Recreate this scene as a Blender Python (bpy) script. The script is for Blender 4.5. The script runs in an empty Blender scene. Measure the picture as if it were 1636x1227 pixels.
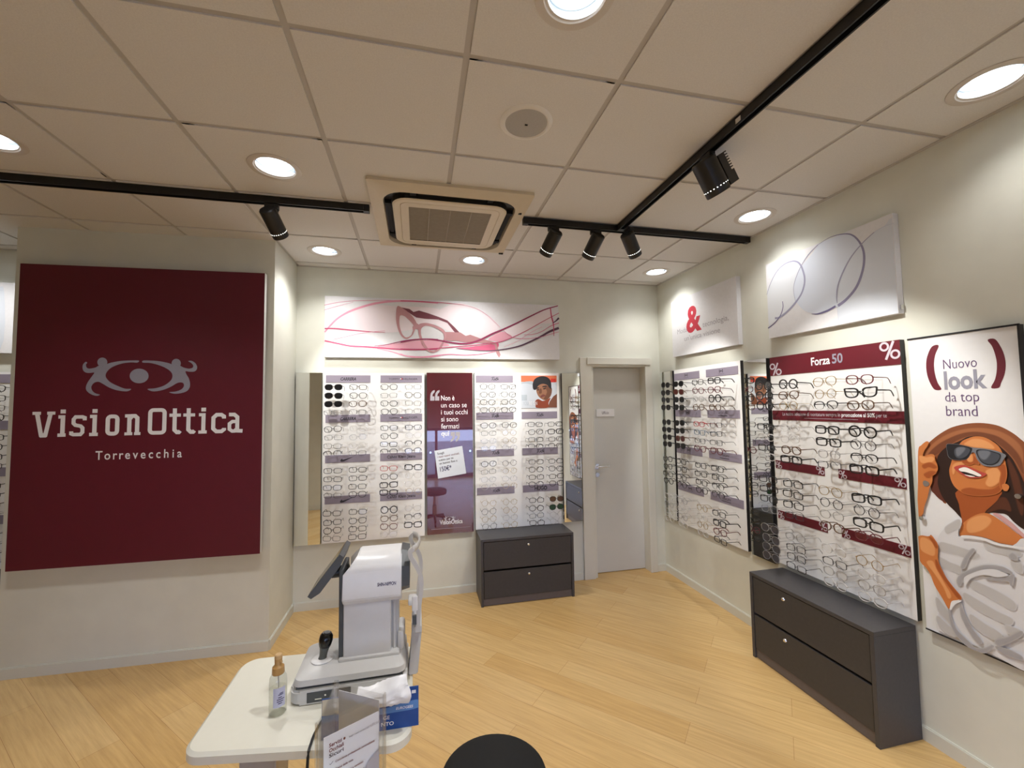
import bpy, bmesh, math, random
from mathutils import Vector, Matrix, geometry
PI = math.pi
random.seed(7)
S = bpy.context.scene
COL = S.collection

# ------------------------------------------------------------------ camera
EYE, FPX = 1.70287, 669.661
YAW, PITCH, ROLL = 0.222493, 0.0537711, -0.0139817
CE, DB, RW = 2.9675, 3.9568, 2.4941          # ceiling height, back wall, right wall
GX, GY, TILE = -1.0241, 1.4443, 0.6          # ceiling grid
cam = bpy.data.cameras.new('camera'); camo = bpy.data.objects.new('camera', cam); COL.objects.link(camo)
cy, sy, cp, sp, cr, sr = math.cos(YAW), math.sin(YAW), math.cos(PITCH), math.sin(PITCH), math.cos(ROLL), math.sin(ROLL)
_r = Vector((cy, -sy, 0)); _f = Vector((sy*cp, cy*cp, sp)); _u = _r.cross(_f)
_r2 = cr*_r + sr*_u; _u2 = -sr*_r + cr*_u
camo.matrix_world = Matrix(((_r2.x, _u2.x, -_f.x, 0), (_r2.y, _u2.y, -_f.y, 0), (_r2.z, _u2.z, -_f.z, EYE), (0, 0, 0, 1)))
cam.sensor_fit = 'HORIZONTAL'; cam.sensor_width = 36.0; cam.lens = FPX/1636*36.0
cam.clip_start = 0.02; cam.clip_end = 100
S.camera = camo

# ------------------------------------------------------------------ exposure, world, lights
S.view_settings.view_transform = 'Standard'; S.view_settings.look = 'None'
S.view_settings.gamma = 1; S.view_settings.use_curve_mapping = False
S.view_settings.exposure = 0.70
try:
    S.cycles.transparent_max_bounces = 40; S.cycles.max_bounces = 10; S.cycles.diffuse_bounces = 5
    S.cycles.sample_clamp_indirect = 6.0; S.cycles.caustics_reflective = False; S.cycles.caustics_refractive = False
except Exception: pass
W = bpy.data.worlds.new('World'); S.world = W; W.use_nodes = True
_bg = W.node_tree.nodes['Background']; _bg.inputs[0].default_value = (0.50, 0.62, 1.0, 1); _bg.inputs[1].default_value = 5.0

DL_POWER, DL_COL = 30.0, (1.0, 0.985, 0.96)
SPOT_POWER, SPOT_COL = 52.0, (1.0, 0.975, 0.92)

# ------------------------------------------------------------------ materials
MATS = {}
def mat(name, col, rough=0.5, metal=0.0, noise=0.0, nscale=40.0, bump=0.0, spec=0.5, coat=0.0, emit=None):
    if name in MATS: return MATS[name]
    m = bpy.data.materials.new(name); m.use_nodes = True; nt = m.node_tree
    p = nt.nodes['Principled BSDF']
    p.inputs['Base Color'].default_value = (*col, 1); p.inputs['Roughness'].default_value = rough
    p.inputs['Metallic'].default_value = metal; p.inputs['Specular IOR Level'].default_value = spec
    if coat: p.inputs['Coat Weight'].default_value = coat; p.inputs['Coat Roughness'].default_value = 0.02
    if emit: p.inputs['Emission Color'].default_value = (*emit[0], 1); p.inputs['Emission Strength'].default_value = emit[1]
    if noise or bump:
        tc = nt.nodes.new('ShaderNodeTexCoord'); n = nt.nodes.new('ShaderNodeTexNoise'); n.inputs['Scale'].default_value = nscale
        n.inputs['Detail'].default_value = 4; nt.links.new(tc.outputs['Object'], n.inputs['Vector'])
        if noise:
            r = nt.nodes.new('ShaderNodeValToRGB')
            r.color_ramp.elements[0].position = .3; r.color_ramp.elements[1].position = .7
            r.color_ramp.elements[0].color = (*[c*(1-noise) for c in col], 1); r.color_ramp.elements[1].color = (*[min(1, c*(1+noise)) for c in col], 1)
            nt.links.new(n.outputs['Fac'], r.inputs['Fac']); nt.links.new(r.outputs['Color'], p.inputs['Base Color'])
        if bump:
            b = nt.nodes.new('ShaderNodeBump'); b.inputs['Strength'].default_value = bump; b.inputs['Distance'].default_value = .004
            nt.links.new(n.outputs['Fac'], b.inputs['Height']); nt.links.new(b.outputs['Normal'], p.inputs['Normal'])
    MATS[name] = m
    return m
def clear_mat(name, tint, rough=0.02, gl=1.0, ior=1.45):
    m = bpy.data.materials.new(name); m.use_nodes = True; nt = m.node_tree; nt.nodes.clear()
    o = nt.nodes.new('ShaderNodeOutputMaterial'); mx = nt.nodes.new('ShaderNodeMixShader')
    t = nt.nodes.new('ShaderNodeBsdfTransparent'); t.inputs[0].default_value = (*tint, 1)
    g = nt.nodes.new('ShaderNodeBsdfGlossy'); g.inputs['Roughness'].default_value = rough
    f = nt.nodes.new('ShaderNodeLayerWeight'); f.inputs['Blend'].default_value = .5; f0 = ((ior-1)/(ior+1))**2*gl
    q = nt.nodes.new('ShaderNodeMath'); q.operation = 'POWER'; q.inputs[1].default_value = 5
    k = nt.nodes.new('ShaderNodeMath'); k.operation = 'MULTIPLY_ADD'; k.inputs[1].default_value = .6*gl; k.inputs[2].default_value = f0; k.use_clamp = True
    nt.links.new(f.outputs['Facing'], q.inputs[0]); nt.links.new(q.outputs[0], k.inputs[0]); nt.links.new(k.outputs[0], mx.inputs[0])
    nt.links.new(t.outputs[0], mx.inputs[1]); nt.links.new(g.outputs[0], mx.inputs[2]); nt.links.new(mx.outputs[0], o.inputs[0])
    MATS[name] = m
    return m
def srgb(r, g, b):
    return tuple(((c/255)/12.92 if c/255 <= .04045 else ((c/255+.055)/1.055)**2.4) for c in (r, g, b))
WALL = mat('wall_paint', (0.71, 0.715, 0.64), 0.75, noise=.03, nscale=6, bump=.05)
PILLAR = WALL
SKIRT = mat('skirting_paint', (0.68, 0.685, 0.62), 0.5)
TILEM = mat('mineral_tile', (0.71, 0.70, 0.69), 0.95, noise=.04, nscale=180, bump=.12, spec=.1)
TBAR = mat('grid_metal', (0.50, 0.48, 0.46), 0.6)
BOARD = mat('white_board', (0.86, 0.86, 0.86), 0.35, noise=.01, nscale=9)
EDGE = mat('black_edge', (0.012, 0.011, 0.015), 0.45)
CANV = mat('canvas_white', (0.76, 0.76, 0.79), 0.7, noise=.02, nscale=60, bump=.03)
BURG = mat('burgundy', srgb(95, 14, 36), 0.5, noise=.04, nscale=14)
BURG_GLOSS = mat('burgundy_acrylic', srgb(80, 11, 30), 0.25, coat=1.0, noise=.03, nscale=10)
MATS['burgundy_acrylic'].node_tree.nodes['Principled BSDF'].inputs['Coat IOR'].default_value = 1.9
HEAD = mat('header_grey', srgb(143, 134, 150), 0.6, noise=.03, nscale=20)
HEADR = mat('header_red', srgb(98, 12, 30), 0.5, noise=.03, nscale=20)
BLACK = mat('black_satin', (0.010, 0.010, 0.011), 0.4, noise=.1, nscale=40)
MIRROR = mat('mirror_silver', (0.90, 0.92, 0.90), 0.015, metal=1.0, noise=.005, nscale=3)
CAB = mat('anthracite_laminate', (0.055, 0.052, 0.055), 0.42, noise=.08, nscale=60)
CAB2 = mat('anthracite_front', (0.048, 0.044, 0.043), 0.5, noise=.08, nscale=60)
CABP = mat('plinth_taupe', (0.12, 0.10, 0.095), 0.5, noise=.05)
CHROME = mat('chrome', (0.75, 0.75, 0.75), 0.2, metal=1.0, noise=.02)
DOORM = mat('door_lacquer', (0.66, 0.66, 0.62), 0.22, noise=.015, nscale=5)
CASE = mat('casing_lacquer', (0.70, 0.69, 0.62), 0.3, noise=.015, nscale=5)
PEG = clear_mat('clear_acrylic_peg', (0.93, 0.93, 0.93), .05, .8)
LENS = clear_mat('clear_lens', (0.988, 0.988, 0.988), .02, .7)
ACRY = clear_mat('clear_acrylic_sheet', (0.985, 0.987, 0.99), .03, 1.2)
GLASS = clear_mat('window_glass', (0.93, 0.95, 0.96), .01, 1.0)

# ------------------------------------------------------------------ mesh helpers
def box(bm, x0, x1, y0, y1, z0, z1, mi=0, bev=0):
    v = [bm.verts.new(p) for p in ((x0,y0,z0),(x1,y0,z0),(x1,y1,z0),(x0,y1,z0),(x0,y0,z1),(x1,y0,z1),(x1,y1,z1),(x0,y1,z1))]
    fs = [bm.faces.new([v[i] for i in q]) for q in ((0,3,2,1),(4,5,6,7),(0,1,5,4),(1,2,6,5),(2,3,7,6),(3,0,4,7))]
    for f in fs: f.material_index = mi
    if bev:
        es = list({e for f in fs for e in f.edges})
        r = bmesh.ops.bevel(bm, geom=es, offset=bev, segments=2, profile=.5, affect='EDGES')
        for f in r['faces']: f.material_index = mi
    return fs
def frame_of(d):
    d = Vector(d).normalized(); a = Vector((0,0,1)) if abs(d.z) < .9 else Vector((1,0,0))
    u = d.cross(a).normalized(); return u, d.cross(u).normalized()
def tube(bm, pts, r, seg=8, closed=False, mi=0, caps=True, sx=1.0, up=None):
    pts = [Vector(p) for p in pts]; n = len(pts); rings = []
    for i, p in enumerate(pts):
        if closed: d = pts[(i+1) % n] - pts[i-1]
        else: d = pts[min(i+1, n-1)] - pts[max(i-1, 0)]
        if up is not None:
            d.normalize(); v = Vector(up); u = d.cross(v).normalized(); v = u.cross(d).normalized()
        else: u, v = frame_of(d)
        rr = r[i] if isinstance(r, (list, tuple)) else r
        rings.append([bm.verts.new(p + rr*(sx*math.cos(2*PI*k/seg+PI/4*(seg == 4))*u + math.sin(2*PI*k/seg+PI/4*(seg == 4))*v)) for k in range(seg)])
    for i in range(n if closed else n-1):
        a, b = rings[i], rings[(i+1) % n]
        for k in range(seg):
            f = bm.faces.new((a[k], a[(k+1) % seg], b[(k+1) % seg], b[k])); f.material_index = mi
    if caps and not closed:
        f = bm.faces.new(rings[0][::-1]); f.material_index = mi
        f = bm.faces.new(rings[-1]); f.material_index = mi
def lathe(bm, prof, seg=32, c=(0,0,0), axis=(0,0,1), mi=0):
    c = Vector(c); ax = Vector(axis).normalized(); u, v = frame_of(ax); rings = []
    for r, z in prof:
        if r < 1e-6: rings.append([bm.verts.new(c + ax*z)])
        else: rings.append([bm.verts.new(c + ax*z + r*(math.cos(2*PI*k/seg)*u + math.sin(2*PI*k/seg)*v)) for k in range(seg)])
    for a, b in zip(rings, rings[1:]):
        for k in range(seg):
            k2 = (k+1) % seg
            if len(a) == 1 and len(b) == 1: continue
            if len(a) == 1: q = (a[0], b[k2], b[k])
            elif len(b) == 1: q = (a[k], a[k2], b[0])
            else: q = (a[k], a[k2], b[k2], b[k])
            f = bm.faces.new(q); f.material_index = mi
def prism(bm, poly, a0, a1, axis='y', mi=0):
    """extrude a 2-D outline along an axis: outline coordinates are the other two axes in order"""
    def P(p, a):
        return {'x': (a, p[0], p[1]), 'y': (p[0], a, p[1]), 'z': (p[0], p[1], a)}[axis]
    A = [bm.verts.new(P(p, a0)) for p in poly]; B = [bm.verts.new(P(p, a1)) for p in poly]
    n = len(poly); fs = [bm.faces.new(A), bm.faces.new(B[::-1])]
    for i in range(n): fs.append(bm.faces.new((A[i], B[i], B[(i+1) % n], A[(i+1) % n])))
    for f in fs: f.material_index = mi
    return fs
def link(name, me, parent=None, loc=None, rotz=0):
    o = bpy.data.objects.new(name, me); COL.objects.link(o)
    if parent is not None: o.parent = parent
    if loc is not None: o.location = loc
    if rotz: o.rotation_euler = (0, 0, rotz)
    return o
def mesh(name, bm, mats, smooth=False, fix=True):
    if fix: bmesh.ops.recalc_face_normals(bm, faces=bm.faces)
    me = bpy.data.meshes.new(name); bm.to_mesh(me); bm.free()
    for m in (mats if isinstance(mats, (list, tuple)) else [mats]): me.materials.append(m)
    if smooth:
        me.shade_smooth(); me.set_sharp_from_angle(angle=math.radians(38))
    return me
def obj(name, bm, mats, parent=None, smooth=False, loc=None, rotz=0, fix=True):
    return link(name, mesh(name, bm, mats, smooth, fix), parent, loc, rotz)
def tag(o, label=None, cat=None, group=None, kind=None):
    if label: o['label'] = label
    if cat: o['category'] = cat
    if group: o['group'] = group
    if kind: o['kind'] = kind
    return o
def thing(name, label, cat, loc=(0,0,0), rotz=0, group=None):
    o = link(name, None, None, loc, rotz); o.empty_display_size = .05
    return tag(o, label, cat, group)
def struct(name, bm, m, parent=None, smooth=False):
    o = obj(name, bm, m, parent, smooth)
    if parent is None: o['kind'] = 'structure'
    return o
BM = bmesh.new

# flat printed artwork: coloured shapes on a board whose face is the local plane y = 0, u right, v up
PAL = {}
def ink(name):
    c = INKS[name]
    return mat('print_' + name, srgb(*c), 0.55)
INKS = dict(pk1=(233,160,185), pk2=(214,122,155), pk3=(198,80,120), dk1=(92,60,84), dk2=(150,50,92), pkA=(240,228,234), pkB=(232,170,188), pkC=(205,92,128),
    tmp=(122,66,78), tmp2=(188,138,142), gfr2=(196,146,152), gdark=(150,96,106), lv1=(140,136,168), lv2=(158,158,184), lv3=(112,106,146), lv4=(200,205,220),
    lw1=(222,226,232), lw2=(214,221,234), lw3=(214,220,230), skyg=(205,212,222), skg2=(180,190,200), or1=(228,120,80), rust=(140,62,36), skin1=(150,104,78), skin2=(110,70,50),
    skin3=(120,72,50), blk=(26,24,30), dkl=(40,26,26), lips=(120,66,60), redl=(214,52,40), white=(240,240,244), grey=(150,150,166), grey2=(178,178,186), ink=(38,36,46), ink2=(74,70,84),
    red=(196,52,70), burg=(104,20,40), hat1=(140,80,48), hat2=(166,104,66), hat3=(118,66,40), hat4=(96,48,36), hair=(44,22,16), hair2=(86,44,26), skinD=(166,84,38), skinM=(206,124,66), skinL=(228,158,100),
    strap=(206,160,160), lip=(190,76,66), teeth=(248,244,240), gfr=(120,122,130), gbl=(28,28,34), gln=(70,74,84), gl2=(112,116,126), grym=(128,118,112),
    sh1=(218,218,222), sh2=(192,190,190), sh3=(164,162,166), sh4=(230,230,232), blue=(24,84,164), blue2=(92,140,205), navy=(50,40,90), lilac=(206,198,208), gold=(190,150,80), green=(70,110,80), silver=(176,172,180), cardw=(206,212,222), cream=(214,212,200), purple=(92,60,110))
def smoothed(pts, sub=4):
    n = len(pts); out = []
    for i in range(n):
        p0, p1, p2, p3 = (Vector(pts[(i+k) % n]) for k in (-1, 0, 1, 2))
        for s in range(sub):
            t = s/sub
            out.append(.5*((2*p1) + (p2-p0)*t + (2*p0-5*p1+4*p2-p3)*t*t + (3*p1-p0-3*p2+p3)*t**3))
    return [(p.x, p.y) for p in out]
def open_smooth(pts, sub=5):
    P = [Vector(p) for p in pts]; P = [2*P[0]-P[1]] + P + [2*P[-1]-P[-2]]; out = []
    for i in range(1, len(P)-2):
        p0, p1, p2, p3 = P[i-1:i+3]
        for s in range(sub):
            t = s/sub
            out.append(.5*((2*p1) + (p2-p0)*t + (2*p0-5*p1+4*p2-p3)*t*t + (3*p1-p0-3*p2+p3)*t**3))
    out.append(P[-2]); return out
class Art:
    def __init__(s, clip=None): s.bm = BM(); s.mats = []; s.layer = 0; s.clip = clip
    def mi(s, m):
        m = ink(m) if isinstance(m, str) else m
        if m not in s.mats: s.mats.append(m)
        return s.mats.index(m)
    def clipped(s, poly):
        if not s.clip: return poly
        x0, x1, y0, y1 = s.clip; P = [tuple(p) for p in poly]
        for ax, lim, sg in ((0, x0, 1), (0, x1, -1), (1, y0, 1), (1, y1, -1)):
            Q = []
            for i in range(len(P)):
                a, b = P[i-1], P[i]; da, db = sg*(a[ax]-lim), sg*(b[ax]-lim)
                if (da >= 0) != (db >= 0):
                    t = da/(da-db); Q.append((a[0]+(b[0]-a[0])*t, a[1]+(b[1]-a[1])*t))
                if db >= 0: Q.append(b)
            P = Q
            if len(P) < 3: return []
        return P
    def poly(s, pts, m, smooth=False, lift=None):
        s.layer += 1; y = -(.0004 + .00012*s.layer) if lift is None else -lift
        if smooth: pts = smoothed(pts)
        pts = s.clipped(pts)
        if len(pts) < 3: return
        tris = geometry.tessellate_polygon([[Vector((p[0], p[1], 0)) for p in pts]])
        v = [s.bm.verts.new((p[0], y, p[1])) for p in pts]; k = s.mi(m)
        for t in tris:
            try: f = s.bm.faces.new([v[i] for i in t]); f.material_index = k
            except ValueError: pass
    def soft(s, pts, m, base, d=.0042):
        P = [Vector(p) for p in smoothed(pts)]; n = len(P); ar = sum(P[i-1].x*P[i].y-P[i].x*P[i-1].y for i in range(n)); sg = 1 if ar > 0 else -1
        for k, (o_, f_) in enumerate(((1, .22), (.66, .45), (.33, .7))):
            Q = []
            for i in range(n):
                t = (P[(i+1) % n]-P[i-1]).normalized(); Q.append((P[i].x+sg*t.y*d*o_, P[i].y-sg*t.x*d*o_))
            nm = f'{m}_{base}_{k}'
            if nm not in INKS: INKS[nm] = tuple(INKS[base][j]+(INKS[m][j]-INKS[base][j])*f_ for j in range(3))
            s.poly(Q, nm)
        s.poly([(p.x, p.y) for p in P], m)
    def rect(s, x0, x1, y0, y1, m): s.poly([(x0,y0),(x1,y0),(x1,y1),(x0,y1)], m)
    def ring(s, outer, inner, m):
        s.layer += 1; y = -(.0004 + .00012*s.layer); o = smoothed(outer); i = smoothed(inner); k = s.mi(m)
        A = [s.bm.verts.new((p[0], y, p[1])) for p in o]; n = len(o); q = []
        for t in range(n):
            x = t/n*len(i); a = int(x); fr = x-a; p, r = i[a % len(i)], i[(a+1) % len(i)]
            q.append(s.bm.verts.new((p[0]+(r[0]-p[0])*fr, y, p[1]+(r[1]-p[1])*fr)))
        for t in range(n):
            f = s.bm.faces.new((A[t], A[(t+1) % n], q[(t+1) % n], q[t])); f.material_index = k
    def stroke(s, pts, w, m, smooth=False, closed=False):
        s.layer += 1; y = -(.0004 + .00012*s.layer); P = open_smooth(pts) if smooth else [Vector(p) for p in pts]; n = len(P); k = s.mi(m); rows = []
        for i in range(n):
            t = i/(n-1) if n > 1 else 0
            ww = w if isinstance(w, (int, float)) else (w[0]+(w[1]-w[0])*t*2 if t < .5 else w[1]+(w[2]-w[1])*(t*2-1))
            if closed: a, b = P[i]-P[i-1], P[(i+1) % n]-P[i]
            else: a, b = P[i]-P[max(i-1,0)], P[min(i+1,n-1)]-P[i]
            if a.length < 1e-9: a = b
            if b.length < 1e-9: b = a
            a, b = a.normalized(), b.normalized(); na, nb = Vector((-a.y, a.x)), Vector((-b.y, b.x)); mm = (na+nb)
            mm = mm.normalized() if mm.length > 1e-6 else na
            L = min(2.2, 1/max(.3, mm.dot(na)))*ww/2
            rows.append([s.bm.verts.new((P[i].x+mm.x*L, y, P[i].y+mm.y*L)), s.bm.verts.new((P[i].x-mm.x*L, y, P[i].y-mm.y*L))])
        for i in range(n if closed else n-1):
            a, b = rows[i], rows[(i+1) % n]
            f = s.bm.faces.new((a[0], a[1], b[1], b[0])); f.material_index = k
    def text(s, body, u, v, h, m, width=None, sx=.8, bold=0.0, align='LEFT', shear=0, rot=0):
        s.layer += 1; y = -(.0004 + .00012*s.layer); k = s.mi(m)
        c = bpy.data.curves.new('txt', 'FONT'); c.body = body; c.size = 1.0; c.resolution_u = 3; c.offset = bold; c.shear = shear
        o = bpy.data.objects.new('txt', c); COL.objects.link(o)
        dg = bpy.context.evaluated_depsgraph_get(); me = bpy.data.meshes.new_from_object(o.evaluated_get(dg))
        xs = [w.co.x for w in me.vertices]; x0, x1 = min(xs), max(xs); kh = h/.70
        kx = kh*sx if width is None else width/(x1-x0)
        off = {'LEFT': 0, 'CENTER': -(x1-x0)/2, 'RIGHT': -(x1-x0)}[align]; ca, sa = math.cos(rot), math.sin(rot)
        V = []
        for w in me.vertices:
            a, b = (w.co.x-x0+off)*kx, w.co.y*kh
            V.append(s.bm.verts.new((u+a*ca-b*sa, y, v+a*sa+b*ca)))
        for p in me.polygons:
            try: f = s.bm.faces.new([V[i] for i in p.vertices]); f.material_index = k
            except ValueError: pass
        bpy.data.objects.remove(o); bpy.data.meshes.remove(me); bpy.data.curves.remove(c)
    def done(s, name, parent, y=0.0, dx=0, dz=0):
        for f in s.bm.faces:
            f.normal_update()
            if f.normal.y > 0: f.normal_flip()
        return obj(name, s.bm, s.mats, parent, loc=(dx, y, dz), fix=False)
def open_smooth3(pts, sub=5):
    P = [Vector(p) for p in pts]; P = [2*P[0]-P[1]] + P + [2*P[-1]-P[-2]]; out = []
    for i in range(1, len(P)-2):
        p0, p1, p2, p3 = P[i-1:i+3]
        for s in range(sub):
            t = s/sub
            out.append(.5*((2*p1) + (p2-p0)*t + (2*p0-5*p1+4*p2-p3)*t*t + (3*p1-p0-3*p2+p3)*t**3))
    out.append(P[-2]); return out
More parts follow.
